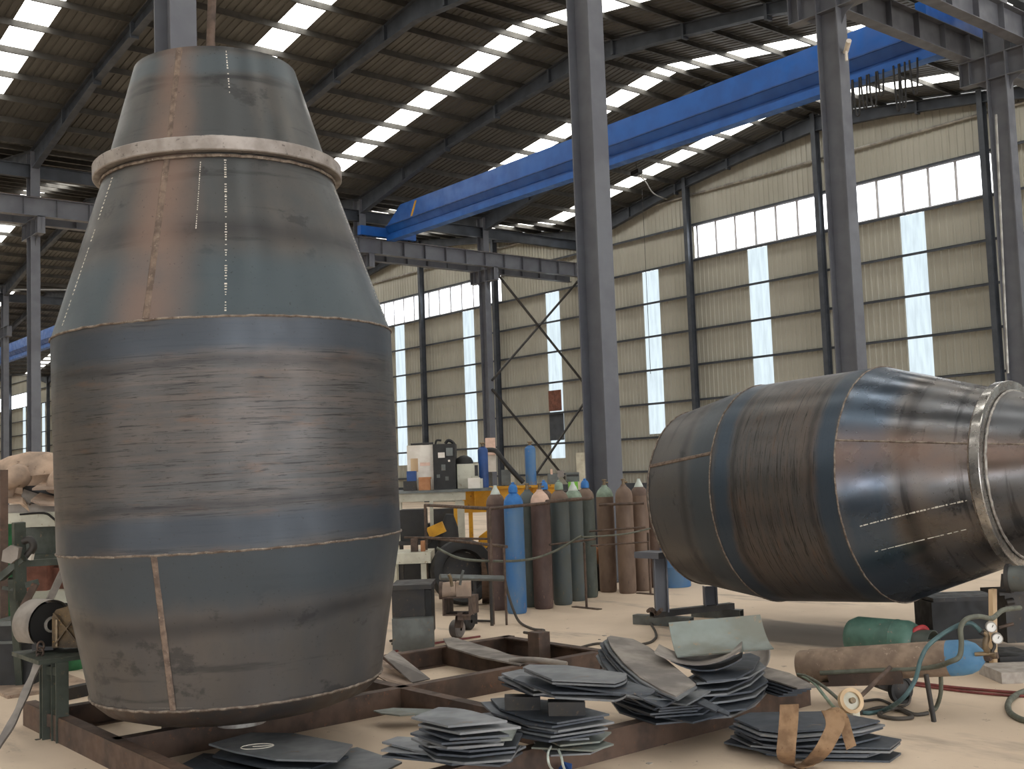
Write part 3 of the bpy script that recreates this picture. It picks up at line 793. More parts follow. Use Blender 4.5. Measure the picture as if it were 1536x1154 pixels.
single('cut_steel_plate', MB().prism([gp(x,y,.10) for x,y in ((500,1128),(536,1121),(603,1143),(570,1160),(470,1162),(440,1150))], .012), M_PLATE, 'grey plate sticking out right from under the chalk-circled plate', 'steel plate')
single('cut_steel_plate', MB().prism([gp(x,y,.055) for x,y in ((262,1152),(305,1130),(420,1138),(480,1170),(330,1180))], .012), M_PLATED, 'dark plate sticking out left from under the chalk-circled plate', 'steel plate')
# chalk circle drawn on the top plate
cc = gp(386,1120,.167); ring_ = [cc+CR*(.10*math.cos(a))+Vector((-.6,.8,0))*(.07*math.sin(a)) for a in [i*math.pi/10 for i in range(22)]]+[cc+CR*.02, cc-CR*.03]
for p in ring_: p.z = .1665
single('chalk_mark', MB().tube(ring_, .003, 4), M_CHALK, 'round chalk scribble on the pointed front plate', 'chalk mark')
stack([(617,1076),(658,1061),(721,1070),(761,1081),(672,1089)], .50, .36, 5, 'blue-grey shining plate on top of the front centre stack', 'offcut plate {o} from top under the shining plate of the front centre stack', 'plates of the front centre stack, upper', PD, (1,), .05, .12, 5, .012)
stack([(632,1098),(660,1090),(777,1089),(768,1108),(700,1114),(654,1110)], .36, .25, 5, 'broad dull plate with a chalk tick halfway down the front centre stack', 'offcut plate {o} counted from the chalk-ticked plate of the front centre stack', 'plates of the front centre stack, middle', (M_PLATEG, M_PLATED, M_PLATE, M_PLATED), (), .05, .12, 6, .012)
stack([(573,1113),(596,1105),(660,1108),(789,1119),(770,1128),(672,1137)], .25, .182, 4, 'long pointed plate low in the front centre stack', 'offcut plate {o} counted from the long pointed plate, front centre stack bottom', 'plates of the front centre stack, lower', PD, (), .03, .06, 8, .012)
single('cut_steel_plate', MB().prism([gp(x,y,.10) for x,y in ((560,1066),(590,1062),(650,1064),(640,1070),(600,1073),(572,1070))], .010), M_PLATEG, 'thin pale pointed offcut lying behind the front centre stack', 'steel plate')
stack([(784,1001),(794,997),(849,998),(939,1010),(922,1023),(828,1019)], .66, .55, 5, 'smooth blue-grey plate on top of the tall centre stack', 'offcut plate {o} from top under the smooth plate of the tall stack', 'plates of the tall centre stack, upper', PD, (3,), .04, .10, 10, .012)
stack([(752,1010),(781,1004),(850,1010),(908,1026),(800,1034)], .545, .46, 4, 'wide plate with curved left edge under the smooth plate of the tall stack', 'offcut plate {o} in the layer just above the tall stack spacer blocks', 'plates above the spacer blocks', PD, (), .04, .10, 11, .012)
for (x, y), lab in (((784,1058),'dark spacer block at left between the two halves of the tall stack'), ((850,1066),'dark spacer block at right between the two halves of the tall stack')):
    b = gp(x, y, .40); single('spacer_block', MB().obox((b.x,b.y,.417), CR*.11, _R0.cross(Vector((0,0,1)))*.05, (0,0,.041)), M_DARK, lab, 'block')
stack([(736,1048),(766,1046),(840,1052),(914,1071),(836,1084),(794,1078),(750,1063)], .375, .245, 7, 'dark flat plate carrying the spacer blocks of the tall stack', 'offcut plate {o} from top beneath the spacer blocks of the tall stack', 'plates beneath the spacer blocks', (M_PLATED, M_PLATE, M_PLATED), (), .04, .10, 12, .012)
stack([(795,1100),(830,1092),(917,1098),(900,1112),(840,1118)], .24, .182, 3, 'small pale offcut jutting out at the bottom of the tall stack', 'small offcut {o} from top on the front beam below the tall stack', 'small offcuts on the front beam', (M_PLATEG, M_PLATE, M_PLATEG), (), .07, .3, 13, .010)
stack([(911,971),(916,968),(950,969),(972,974),(1000,988),(1043,1012),(1030,1019),(1013,1027),(990,1022),(960,1010),(935,996),(918,982)], .50, .36, 8, 'large leaf-shaped plate on top of the fanned stack right of centre', 'leaf-shaped plate {o} from top in the fanned stack', 'plates of the fanned stack, upper', (M_SCRAPG, M_PLATED, M_PLATE), (), .025, .05, 14, .011, [.08,.08,.06,.03,0,-.05,-.05,-.06,-.04,-.02,.02,.06], drift=(-RV.x*.14,-RV.y*.14))
stack([(934,1016),(938,1013),(975,1028),(1010,1038),(1030,1040),(1052,1034),(1066,1036),(1050,1046),(1030,1057),(1000,1053),(965,1038)], .36, .30, 3, 'long narrow plate jutting forward from the fanned stack', 'dark plate {o} counted from the jutting narrow plate of the fanned stack', 'plates of the fanned stack, lower', (M_PLATE, M_PLATED, M_PLATED), (), .03, .05, 15, .011)
stack([(918,1026),(960,1016),(1040,1026),(1078,1040),(1058,1056),(990,1062),(935,1046)], .29, .182, 6, 'broad dark plate hidden low under the fanned stack', 'dark bottom plate {o} counted down under the fanned stack', 'plates under the fanned stack', (M_PLATED, M_PLATED, M_PLATED), (), .04, .10, 16, .012)
def curved_sheet(c, u, v, hu, hv, sag, thick=.010, nu=10, twist=0.):
    """rolled plate: u along the straight edge, v across the curve"""
    c = Vector(c); u = Vector(u).normalized(); v = Vector(v).normalized(); w = u.cross(v).normalized()
    if w.z < 0: w = -w
    V = []
    for side_ in (0, 1):
        for i in range(nu+1):
            t = -1+2*i/nu
            for s_ in (-1, 1):
                V.append(c+u*(hu*s_*(1+twist*t))+v*(hv*t)+w*(sag*t*t-side_*thick))
    n = 2*(nu+1); F_ = []
    for i in range(nu):
        a = 2*i; F_ += [(a, a+1, a+3, a+2), (n+a+2, n+a+3, n+a+1, n+a), (a, a+2, n+a+2, n+a), (a+1, n+a+1, n+a+3, a+3)]
    F_ += [(0, n, n+1, 1), (2*nu, 2*nu+1, n+2*nu+1, n+2*nu)]
    return MB().add(V, F_)
# rolled plates leaning on each other behind the fanned stack
e0 = gp(1085, 1012, .19)
rg = random.Random(5)
stack([(1036,1006),(1056,990),(1090,984),(1126,980),(1140,986),(1130,1004),(1104,1018),(1060,1022)], .42, .182, 8, 'dark plate topping the thick pile right of the fanned stack', 'dark plate {o} from top in the thick pile right of the fanned stack', 'plates of the thick dark pile', (M_PLATED, M_PLATED, M_PLATE), (), .04, .16, 31, .013)
single('rolled_steel_plate', curved_sheet(gp(1062,1000,.45), BV*.9+RV*.2, RV*.95-BV*.2+Vector((0,0,.03)), .14, .24, .075, .010, 14), M_PLATED, 'dark curved plate cupped under the pale rolled one', 'steel plate', None, 40)
single('rolled_steel_plate', curved_sheet(gp(1050,990,.50), BV*.9+RV*.2, RV*.95-BV*.2+Vector((0,0,.03)), .17, .29, .09, .010, 14), M_SCRAPG, 'pale curved plate with rolled up right edge beside the fanned stack', 'steel plate', None, 40)
single('rolled_steel_plate', curved_sheet(gp(1080,962,.60), RV+Vector((0,0,.05)), BV*.9+Vector((0,0,.42)), .33, .21, .05, .010), M_PLATEG, 'greenish-grey rolled plate propped highest in the pile right of centre', 'steel plate', None, 40)
single('rolled_steel_plate', curved_sheet(gp(1142,972,.42), BV*.8+Vector((0,0,.25)), RV*.35+Vector((0,0,.8)), .22, .13, .06, .010), M_SCRAPG, 'brownish bent plate standing at the right end of the rolled pile', 'steel plate', None, 40)
for i in range(5):
    single('cut_steel_plate', MB().prism([gp(x-7*i,y+3*i,z-.02*i) for x,y,z in ((1124,1000,.30),(1140,998,.31),(1185,1010,.31),(1224,1030,.29),(1196,1032,.28),(1150,1018,.28),(1130,1010,.29))], .010), M_SCRAPG if i == 0 else M_PLATED,
           'thin plate %s from top in the small fan on the front beam right end' % (ORD[i] or 'first'), 'steel plate', 'small fan on the front beam')
stack([(1101,1078),(1125,1069),(1246,1067),(1320,1081),(1285,1090),(1175,1098),(1139,1094)], .20, .10, 5, 'dark pointed plate on top of the strapped stack at lower right', 'dark plate {o} from top in the strapped stack at lower right', 'plates of the strapped stack, upper', (M_PLATED, M_PLATED, M_PLATE), (), .03, .06, 20, .012)
stack([(1101,1098),(1130,1090),(1250,1090),(1352,1109),(1335,1122),(1220,1120),(1130,1112)], .09, .0, 5, 'long dark plate jutting right, low in the strapped stack', 'plate {o} counted from the long jutting plate of the strapped stack', 'plates of the strapped stack, lower', (M_PLATED, M_PLATED, M_PLATE), (), .04, .06, 21, .012)
# bent offcuts between drum and mid beam
for i, (px, z0, m_) in enumerate((([(576,985),(590,975),(600,985),(645,1018),(618,1024)], .30, M_SCRAPG), ([(560,1010),(575,990),(625,1030),(600,1034)], .2, M_DUST))):
    single('bent_offcut', MB().prism([gp(x,y,z0*(1-k*.12)) for k,(x,y) in enumerate(px)], .010), m_, ('grey twisted offcut leaning beside the foot of the standing drum','pale offcut lying against the foot of the standing drum')[i], 'offcut')
single('bent_offcut', MB().prism([gp(x,y,.20) for x,y in ((665,958),(680,956),(745,975),(790,992),(780,997),(720,985),(672,970))], .014), M_SCRAPG, 'long grey offcut lying across the back beams behind the tall stack', 'offcut')
single('bent_offcut', MB().tube(curve_pts([gp(766,992,.2), gp(790,990,.23), gp(820,992,.22), gp(850,997,.2)], 4), .025, 8), M_SCRAPG, 'short rounded scrap bar lying behind the tall centre stack', 'offcut', None, 60)

# ================================================================== GAS CYLINDER ROW
def gas_cylinder(b, mat, shoulder, cap, capmat, label, r=.128, h=1.40, group='upright gas cylinders'):
    t = thing('gas_cylinder', label, 'gas cylinder', (b.x, b.y, 0), group); T_ = Matrix.Translation((b.x, b.y, 0))
    part(t, 'body', MB().lathe([(.001,.0),(r*.88,.0),(r*.97,.02),(r,.06),(r,h)], 28, T_), mat, 40)
    part(t, 'shoulder', MB().lathe([(r,h),(r*.96,h+.045),(r*.8,h+.095),(r*.5,h+.135),(.042,h+.155),(.042,h+.175)], 28, T_), shoulder, 60)
    if cap == 'bell':
        part(t, 'cap', MB().lathe([(.045,h+.15),(.062,h+.155),(.058,h+.22),(.04,h+.255),(.022,h+.262),(.022,h+.285),(.001,h+.29)], 18, T_), capmat, 50)
    elif cap == 'cone':
        part(t, 'cap', MB().lathe([(.085,h+.09),(.05,h+.18),(.03,h+.21),(.02,h+.25),(.001,h+.25)], 18, T_), capmat, 50)
    else:
        v = part(t, 'valve', MB().lathe([(.028,h+.17),(.022,h+.2),(.022,h+.235),(.034,h+.24),(.034,h+.258),(.001,h+.262)], 14, T_), M_BRASS, 50)
        p = Vector((b.x, b.y, h+.21)); part(v, 'valve_outlet', MB().tube([p, p+RV*.06], .013, 8), M_BRASS, 50)
    return t
for (px, py, m_, sh, cp, cm_, lab) in (
    (749,915,M_CYBD,M_CYBR,'cone',M_CAPW,'dark brown gas cylinder with white cap, left of the blue one'),
    (776,920,M_CYBL,M_CAPB,'bell',M_CAPB,'bright blue gas cylinder standing frontmost in the row'),
    (797,910,M_CYGN,M_CYTE,'valve',None,'dull grey gas cylinder half hidden behind the bright blue one'),
    (822,900,M_CYBD,M_CYBR,'bell',M_CAPB,'gas cylinder showing only its blue cap behind the pale-shouldered one'),
    (816,913,M_CYBD,M_PINKW,'valve',None,'maroon brown gas cylinder with pale pinkish shoulder'),
    (845,907,M_CYTE,M_CYTAN,'bell',M_CAPG,'teal grey gas cylinder next to the pale-shouldered brown one'),
    (866,901,M_CYTE,M_CAPG,'cone',M_CAPW,'narrow visible teal gas cylinder with white cap in the middle of the row'),
    (884,896,M_CYGN,M_CYTAN,'bell',M_CAPB,'olive grey gas cylinder with blue cap beside the central column'),
    (913,888,M_CYTAN,M_CAPG,'valve',None,'tan gas cylinder with greenish shoulder, right of the column foot'),
    (942,890,M_CYTAN,M_CYTAN,'valve',None,'tan gas cylinder standing second to the left of the lying drum'),
    (965,886,M_CYTAN,M_CYBR,'cone',M_CAPW,'tan gas cylinder with white cap closest to the lying drum'),
    (986,881,M_CYBR,M_CYBR,'valve',None,'brown gas cylinder mostly hidden behind the end of the lying drum')):
    gas_cylinder(gp(px, py), m_, sh, cp, cm_, lab)
# pipe rack that holds the cylinders
rk = thing('cylinder_rack', 'rusty pipe rails and posts fencing the gas cylinder row', 'rack', gp(740,937))
def post(px, py, ztop, r=.016): b = gp(px, py); part(rk, 'post', MB().tube([b, (b.x,b.y,ztop)], r, 8), M_RUST, 60); return b
q1 = post(740,937,1.40,.02); q0 = post(642,905,1.40,.02); q2 = post(880,913,.86); q3 = post(976,892,.88)
part(rk, 'foot', MB().box(q2.x-.25,q2.x+.25,q2.y-.04,q2.y+.04,0,.012), M_RUST); part(rk, 'foot', MB().box(q3.x-.25,q3.x+.25,q3.y-.04,q3.y+.04,0,.012), M_RUST)
def rail(a, b, r=.017): part(rk, 'rail', MB().tube([a, b], r, 8), M_RUST, 60)
q5 = gp(898,900); rail(q0+Vector((0,0,1.39)), q1+Vector((0,0,1.39)), .022)
rail(q1+Vector((0,0,1.39)), gp(830,917)+Vector((0,0,1.40)), .02); rail(gp(826,917)+Vector((0,0,1.42)), gp(893,904)+Vector((0,0,1.42)), .024)
rail(gp(904,894)+Vector((0,0,1.30)), gp(972,892)+Vector((0,0,1.30)), .02)
rail(q0+Vector((0,0,.93)), gp(764,938)+Vector((0,0,.93)), .02); rail(gp(610,915)+Vector((0,0,.98)), gp(735,925)+Vector((0,0,.98)), .014)
rail(gp(828,918)+Vector((0,0,.86)), gp(897,908)+Vector((0,0,.88)), .014); rail(gp(888,900)+Vector((0,0,.95)), gp(973,897)+Vector((0,0,.98)), .014)
rail(gp(890,906)+Vector((0,0,.78)), gp(977,898)+Vector((0,0,.78)), .012)
part(rk, 'post', MB().tube([gp(760,938), gp(760,938)+Vector((0,0,.92))], .014, 8), M_RUST, 60)
rp = [dp(655,822,13.6), dp(690,838,13.6), dp(740,842,13.7), dp(790,840,14.2), dp(830,828,14.6), dp(872,804,14.8)]
single('rope', MB().tube(curve_pts(rp, 6), .016, 8), M_HOSE, 'slack grey rope drooping in front of the gas cylinders', 'rope', None, 60)
rp = [dp(873,806,14.8), dp(910,804,15.2), dp(945,800,15.5), dp(975,793,15.8)]
single('rope', MB().tube(curve_pts(rp, 6), .012, 8), M_HOSE, 'thin rope stretched between two posts before the tan cylinders', 'rope', None, 60)

# ================================================================== WORK BENCH AND ITS CLUTTER
def fbox(x0, y0, x1, y1, d, t, zb=None, mb=None):
    """upright box: its front face spans the given survey rectangle at distance d, depth t behind it"""
    xm = (x0+x1)/2; ym = (y0+y1)/2; c = dp(xm, ym, d); zt = dp(xm, y0, d).z; z0 = dp(xm, y1, d).z if zb is None else zb
    hw = (x1-x0)/2*d/FPX; c = Vector((c.x, c.y, (zt+z0)/2))+BV*(t/2)
    return (mb or MB()).obox(c, RV*hw, BV*(t/2), Vector((0,0,(zt-z0)/2)))
BD = 19.0; ZB = dp(661, 735, BD-.1).z+.002
bench = thing('steel_work_bench', 'cream steel frame bench loaded with welding machines behind the drum', 'bench', dp(660,700,BD)*1.0)
bench.location.z = 0
part(bench, 'top_plate', fbox(585,735,737,739,BD-.1,1.1), M_GREY)
part(bench, 'top_beam', fbox(585,739,698,752,BD,.14), M_BEIGE); part(bench, 'top_beam', fbox(585,739,698,752,BD+.9,.1), M_BEIGE)
for x in (684, 590): 
    part(bench, 'leg', fbox(x,752,x+13,830,BD+.02,.14,0), M_BEIGE); part(bench, 'leg', fbox(x+2,752,x+11,830,BD+.86,.12,0), M_BEIGE)
part(bench, 'shelf', fbox(585,830,646,846,BD-3.5,.8), M_BEIGE)
for x in (588, 632): part(bench, 'shelf_leg', fbox(x,846,x+8,900,BD-3.45,.1,0), M_BEIGE)
def zfix(o, z): o.location.z = z; return o
wm = thing('welding_machine', 'white and black welding machine cabinet standing on the cream bench', 'machine', dp(650,700,BD)); wm.location.z = ZB
part(wm, 'body', fbox(611,668,651,735,BD+.25,.6,ZB), M_WHITE)
fp = part(wm, 'front_panel', fbox(650,666,683,735,BD+.15,.65,ZB), M_BLACK)
for x0,y0,x1,y1,m_ in ((657,679,667,687,M_WHITE),(669,672,679,684,M_GREY),(662,697,668,706,M_GREY),(672,690,675,693,M_WHITE),(655,712,660,717,M_GREY),(668,715,673,721,M_GREY)):
    part(fp, 'dial', fbox(x0,y0,x1,y1,BD+.13,.03), m_)
part(wm, 'lifting_eye', MB().tube(curve_pts([dp(653,667,BD+.4),dp(655,661,BD+.4),dp(662,661,BD+.4)],4), .02, 6), M_BLACK, 60)
part(wm, 'lifting_eye', MB().tube(curve_pts([dp(668,666,BD+.4),dp(672,661,BD+.4),dp(678,663,BD+.4),dp(682,668,BD+.4)],4), .03, 6), M_BLACK, 60)
part(wm, 'top_rods', MB().tube([dp(616,667,BD+.4),dp(650,665,BD+.4)], .02, 6), M_DARK, 60)
part(wm, 'notice', fbox(616,688,627,708,BD+.24,.005), M_WOOD, label='yellowish paper notice')
part(wm, 'red_print', fbox(630,694,645,699,BD+.245,.004), M_PINKW, label='faded reddish lettering strip')
def onbench(name, lab, cat, rects, d=BD+.2, t=.35, zb=ZB):
    x0 = min(r[0] for r in rects); x1 = max(r[2] for r in rects)
    e = thing(name, lab, cat, dp((x0+x1)/2, 720, d)); e.location.z = zb
    for (a, b, c, dd, nm, m_) in rects: part(e, nm, fbox(a,b,c,dd,d,t,zb if dd >= 732 else None), m_)
    return e
onbench('control_box', 'plain beige steel box on the bench right of the welding machine', 'box', [(686,696,718,736,'body',M_BEIGE),(712,698,717,714,'hinge',M_DARK)], BD+.3, .5)
hm = dp(696,690,BD+.5); single('welding_helmet', MB().lathe([(.16,0),(.16,.04),(.13,.1),(.06,.14),(.001,.15)], 16, Matrix.Translation((hm.x,hm.y,dp(696,696,BD+.3).z))), M_BLACK, 'black cap-like helmet lying on the beige box', 'helmet', None, 50)
onbench('socket_box', 'small white socket box in front of the beige box', 'box', [(702,717,720,736,'body',M_WHITE),(720,718,724,736,'side',M_BEIGE)], BD+.0, .2)
onbench('cardboard_box', 'small brown cardboard box on the bench before the white cabinet', 'box', [(628,717,645,736,'carton',M_CARD),(628,716,646,719,'flap',M_CARD)], BD-.08, .2)
e = onbench('bench_vise', 'teal blue vise on the bench close to the standing drum', 'vise', [(605,722,624,736,'base',M_DARK),(610,707,624,722,'jaw',M_BLUED)], BD-.08, .15)
def small_cyl(px, y0, y1, d, r, mat, lab, zb):
    c = dp(px, y1, d); zt = dp(px, y0, d).z; t = thing('small_gas_cylinder', lab, 'gas cylinder', (c.x, c.y, zb)); T_ = Matrix.Translation((c.x,c.y,0))
    part(t, 'body', MB().lathe([(.001,zb),(r,zb),(r,zt),(r*.7,zt+.04),(.03,zt+.06),(.001,zt+.06)], 24, T_), mat, 40)
    v = part(t, 'valve', MB().lathe([(.03,zt+.05),(.03,zt+.1),(.05,zt+.11),(.05,zt+.13),(.001,zt+.14)], 12, T_), M_BRASS, 50)
small_cyl(726, 675, 736, BD+.62, .09, M_BLUED, 'dark blue small cylinder on the bench beside the white switch box', ZB)
# yellow beam on trestles right of the bench
YD = 20.3; yb = thing('yellow_steel_beam', 'long yellow steel beam raised on trestles behind the gas cylinders', 'beam', dp(770,745,YD)); yb.location.z = 0
part(yb, 'web', fbox(694,733,842,762,YD+.1,.05), M_YEL); part(yb, 'flange', fbox(694,729,842,733,YD,.3), M_YEL); part(yb, 'flange', fbox(694,762,842,767,YD,.3), M_YEL)
for x in (711, 742, 800): part(yb, 'stiffener', fbox(x,733,x+1.6,762,YD+.02,.1), M_YEL)
for x in (704, 822):
    part(yb, 'trestle', fbox(x,767,x+6,850,YD+.05,.15,0), M_YEL)
ZY = dp(797,729,YD).z
small_cyl(797, 673, 729, YD+.15, .10, M_CYBL, 'blue small cylinder standing on top of the yellow beam', ZY)
yt = thing('yellow_machine_leg', 'yellow tapered machine base seen between the rack posts', 'machine', dp(730,830,18)); yt.location.z = 0
part(yt, 'base', MB().prism([dp(716,848,18), dp(718,806,18), dp(730,797,18), dp(744,800,18), dp(744,850,18)], .3, BV), M_YEL)
part(yt, 'brace', MB().bar(dp(718,838,17.9), dp(738,815,17.9), .03, .03), M_DARK)
part(yt, 'plinth', fbox(714,848,746,860,18,.4,0), M_DARK)
# switch box on the slim column, with drooping black cable
sb = thing('switch_box', 'white and pink switch box standing at bench end in front of the slim column', 'switch box', dp(736,690,21)); sb.location.z = 0
part(sb, 'upper_box', fbox(728,657,743,683,21,.2), M_PINKW); part(sb, 'lower_box', fbox(731,683,744,708,21,.2), M_WHITE); part(sb, 'pole', fbox(736,708,740,800,21.05,.06,0), M_GREY)
single('power_cable', MB().tube(curve_pts([dp(722,676,20.8),dp(742,676,20.4),dp(752,687,20.2),dp(768,706,20.15),dp(785,724,20.15)],5), .045, 8), M_BLACK, 'thick black cable arching from the switch box to the yellow beam', 'cable', None, 60)
onbench('grey_meter', 'grey meter box on the yellow beam left of the beige cabinet', 'box', [(849,709,869,723,'body',M_GREY),(850,712,868,715,'window',M_DARK)], YD+.3, .25, dp(860,723,YD+.3).z)
onbench('lime_case', 'lime green case under the grey meter box', 'case', [(853,723,867,736,'shell',M_LIME)], YD+.2, .3, dp(860,736,YD+.2).z)
e = thing('meter_stand', 'thin dark stand holding the grey meter box and lime case', 'stand', dp(860,740,YD+.2)); e.location.z = 0
part(e, 'shelf', fbox(846,736,872,738.5,YD+.1,.5), M_DARK); part(e, 'leg', fbox(850,738,853,800,YD+.2,.05,0), M_DARK); part(e, 'leg', fbox(866,738,869,800,YD+.2,.05,0), M_DARK)
onbench('grinder_motor', 'pale grey motor with pink hose fittings on the yellow beam', 'motor', [(822,711,838,728,'body',M_GREY),(836,706,846,716,'gear_head',M_SCRAPG),(826,704,829,712,'hose_stub',M_PINKW)], YD+.05, .3, ZY)
onbench('white_gearbox', 'pale boxy fixture on the yellow beam left of the small blue cylinder', 'fixture', [(752,705,766,728,'body',M_GREY),(764,712,772,728,'pipe',M_BEIGE)], YD+.2, .3, ZY)
# dark machine below the bench, yellow tool and black pump
dm = thing('dark_compressor', 'black compressor in the shadow under the cream bench', 'compressor', dp(620,790,17.2)); dm.location.z = 0
part(dm, 'housing', fbox(600,765,638,812,17.2,.5), M_BLACK); part(dm, 'tank', fbox(598,845,640,885,17.2,.5,.1), M_BLACK); part(dm, 'frame', fbox(598,812,642,818,17.1,.6), M_DARK)
for x in (600, 634): part(dm, 'leg', fbox(x,818,x+5,870,17.2,.1,0), M_DARK)
dg = thing('dark_generator', 'bulky dark generator filling the space behind the rack under the bench', 'generator', dp(662,800,18.0)); dg.location.z = 0
part(dg, 'engine_block', fbox(640,786,682,870,18.0,.5,.15), M_BLACK); part(dg, 'radiator', fbox(646,764,680,786,18.05,.4), M_DARK); part(dg, 'skid', fbox(636,868,686,876,17.9,.7,0), M_DARK)
part(dg, 'yellow_strut', fbox(681,760,686,800,17.95,.08), M_YEL); part(dg, 'pale_pipe', fbox(645,752,650,800,17.9,.06), M_BEIGE)
lpp = gp(734,905); single('leaning_plate', MB().prism([dp(722,838,14.0), dp(727,838,14.0), (lpp+RV*.05), (lpp-RV*.10)], .012, BV), M_RUSTB, 'rusty narrow plate leaning beside the tyre', 'steel plate')
ob_ = gp(893,886); bn = thing('dark_bucket', 'dark bucket standing behind the cylinders beside the column', 'bucket', (ob_.x,ob_.y,0))
part(bn, 'wall', MB().lathe([(.001,0),(.12,0),(.15,.38),(.14,.38),(.11,.02)], 20, Matrix.Translation((ob_.x,ob_.y,0))), M_BLACK, 40); part(bn, 'rim', MB().lathe([(.15,.37),(.16,.375),(.16,.395),(.15,.4)], 20, Matrix.Translation((ob_.x,ob_.y,0))), M_DARK, 40)
single('orange_float', MB().lathe([(.001,.36),(.08,.37),(.12,.44),(.125,.52),(.09,.6),(.03,.64),(.001,.64)], 18, Matrix.Translation((ob_.x,ob_.y,.02))), M_CARD, 'orange round float sitting in the dark bucket', 'float', None, 60)
bl_ = gp(1012,880); bb_ = thing('blue_barrel', 'blue barrel mostly hidden behind the lying drum end', 'barrel', (bl_.x,bl_.y,0))
part(bb_, 'shell', MB().lathe([(.001,0),(.24,0),(.25,.02),(.24,.28),(.25,.30),(.24,.32),(.24,.56),(.25,.58),(.24,.6),(.24,.86),(.25,.88),(.22,.88),(.001,.87)], 28, Matrix.Translation((bl_.x,bl_.y,0))), M_CYBL, 30); part(bb_, 'bung', MB().lathe([(.03,.87),(.03,.9),(.001,.9)], 12, Matrix.Translation((bl_.x-.1,bl_.y,0))), M_DARK, 40)
single('yellow_grinder', MB().bar(dp(643,800,16.4), dp(666,790,16.4), .16, .16), M_YEL, 'tilted yellow boxy tool hanging on the rack rail', 'tool')
bp = dp(674,800,17.4); single('black_pump', MB().tube([(bp.x-.1,bp.y,0),(bp.x-.05,bp.y,.5),(bp.x,bp.y,1.0),(bp.x+.02,bp.y,1.2)], [.16,.2,.14,.06], 14), M_BLACK, 'black upright pump body behind the rack', 'pump', None, 60)
for i,(x0,y0,x1,y1,m_,lab) in enumerate(((616,809,626,830,M_RUST,'rusty block standing on the low cream shelf at left'),(631,812,637,830,M_CARD,'narrow tan block on the low cream shelf at right'))):
    single('shelf_block', fbox(x0,y0,x1,y1,BD-3.3,.15,dp(615,830,BD-3.5).z+.002), m_, lab, 'block')
# leaning tyre
tc = gp(696, 908); ty = thing('large_tyre', 'large black tyre standing behind the motor cart', 'tyre', (tc.x, tc.y, 0))
Mt = Matrix.Translation((tc.x, tc.y, .46)) @ (BV*-.94+RV*.28+Vector((0,0,.2))).to_track_quat('Z','Y').to_matrix().to_4x4()
part(ty, 'tread', MB().lathe([(.30,-.10),(.36,-.12),(.43,-.11),(.455,-.06),(.455,.06),(.43,.11),(.36,.12),(.30,.10),(.28,.0),(.30,-.10)], 40, Mt), M_BLACK, 40)
part(ty, 'rim', MB().lathe([(.29,-.06),(.20,-.04),(.08,-.05),(.001,-.05)], 32, Mt), M_DARK, 40)
# tool box
tb = thing('tool_chest', 'worn black steel tool chest on a beam beside the standing drum', 'chest', gp(620,945))
part(tb, 'body', fbox(588,884,637,934,11.9,.55,.12), M_DARK); part(tb, 'lid', fbox(586,878,647,885,11.85,.62), M_DARK)
part(tb, 'side', fbox(637,885,647,934,12.0,.5,.12), M_BLACK); part(tb, 'base_beam', fbox(588,928,650,950,11.7,.12,0), M_GREY); part(tb, 'base_beam', fbox(590,928,648,940,12.3,.12,0), M_DARK)
# motor cart
mc = thing('motor_cart', 'small rusty motor cart on two caster wheels', 'cart', gp(688,953))
part(mc, 'channel_body', sqtube(dp(684,910,12.0), dp(698,905,12.45), .30, .014, .20), M_RUST)
part(mc, 'motor', MB().tube([dp(663,886,12.1), dp(684,884,12.1)], .085, 18), M_DUST, 40)
part(mc, 'gearbox', fbox(684,874,706,896,12.05,.2), M_DUST); part(mc, 'end_bell', MB().tube([dp(659,886,12.1), dp(664,886,12.1)], .095, 18), M_RUST, 40)
part(mc, 'fork', MB().bar(dp(690,922,12.1), dp(688,942,12.05), .08, .05), M_RUST)
for (x, y, d, m_) in ((686,948,11.95,M_SCRAPG),(702,936,12.5,M_BLACK)):
    w = gp(x, y+9); c = Vector((w.x, w.y, .1)); a = (RV*.85-BV*.5).normalized()*.05
    wh = part(mc, 'wheel', MB().lathe([(.02,-.055),(.085,-.055),(.1,-.04),(.1,.04),(.085,.055),(.02,.055)], 24, Matrix.Translation(c) @ a.to_track_quat('Z','Y').to_matrix().to_4x4()), m_, 40)
part(mc, 'axle_beam', MB().bar(dp(690,925,12.0), dp(702,925,12.5), .06, .08), M_RUST)
part(mc, 'torch_handle', MB().tube(curve_pts([dp(673,862,12),dp(676,868,12),dp(678,880,12)],4), .02, 6), M_BRASS, 60)
part(mc, 'torch_handle', MB().tube(curve_pts([dp(695,856,12),dp(692,866,12),dp(690,878,12)],4), .015, 6), M_GREY, 60)
# grey pipe on a light stand
ps = thing('pipe_stand', 'grey pipe resting on a thin rod stand before the rack', 'stand', gp(738,938))
part(ps, 'pipe', MB().tube([dp(660,866,13.0), dp(755,868,13.3)], .035, 12), M_GREY, 50)
for px, py in ((714,936),(738,939)):
    b = gp(px, py); part(ps, 'rod', MB().tube([b, (b.x,b.y,dp(px,868,13.2).z)], .02, 8), M_DARK, 60)
part(ps, 'cross_rod', MB().tube([gp(714,934)+Vector((0,0,.02)), gp(738,936)+Vector((0,0,.03))], .015, 8), M_DARK, 60)

M_GRN2 = plain('mid_green_enamel', (40,112,66), (34,92,56), 6, .5)
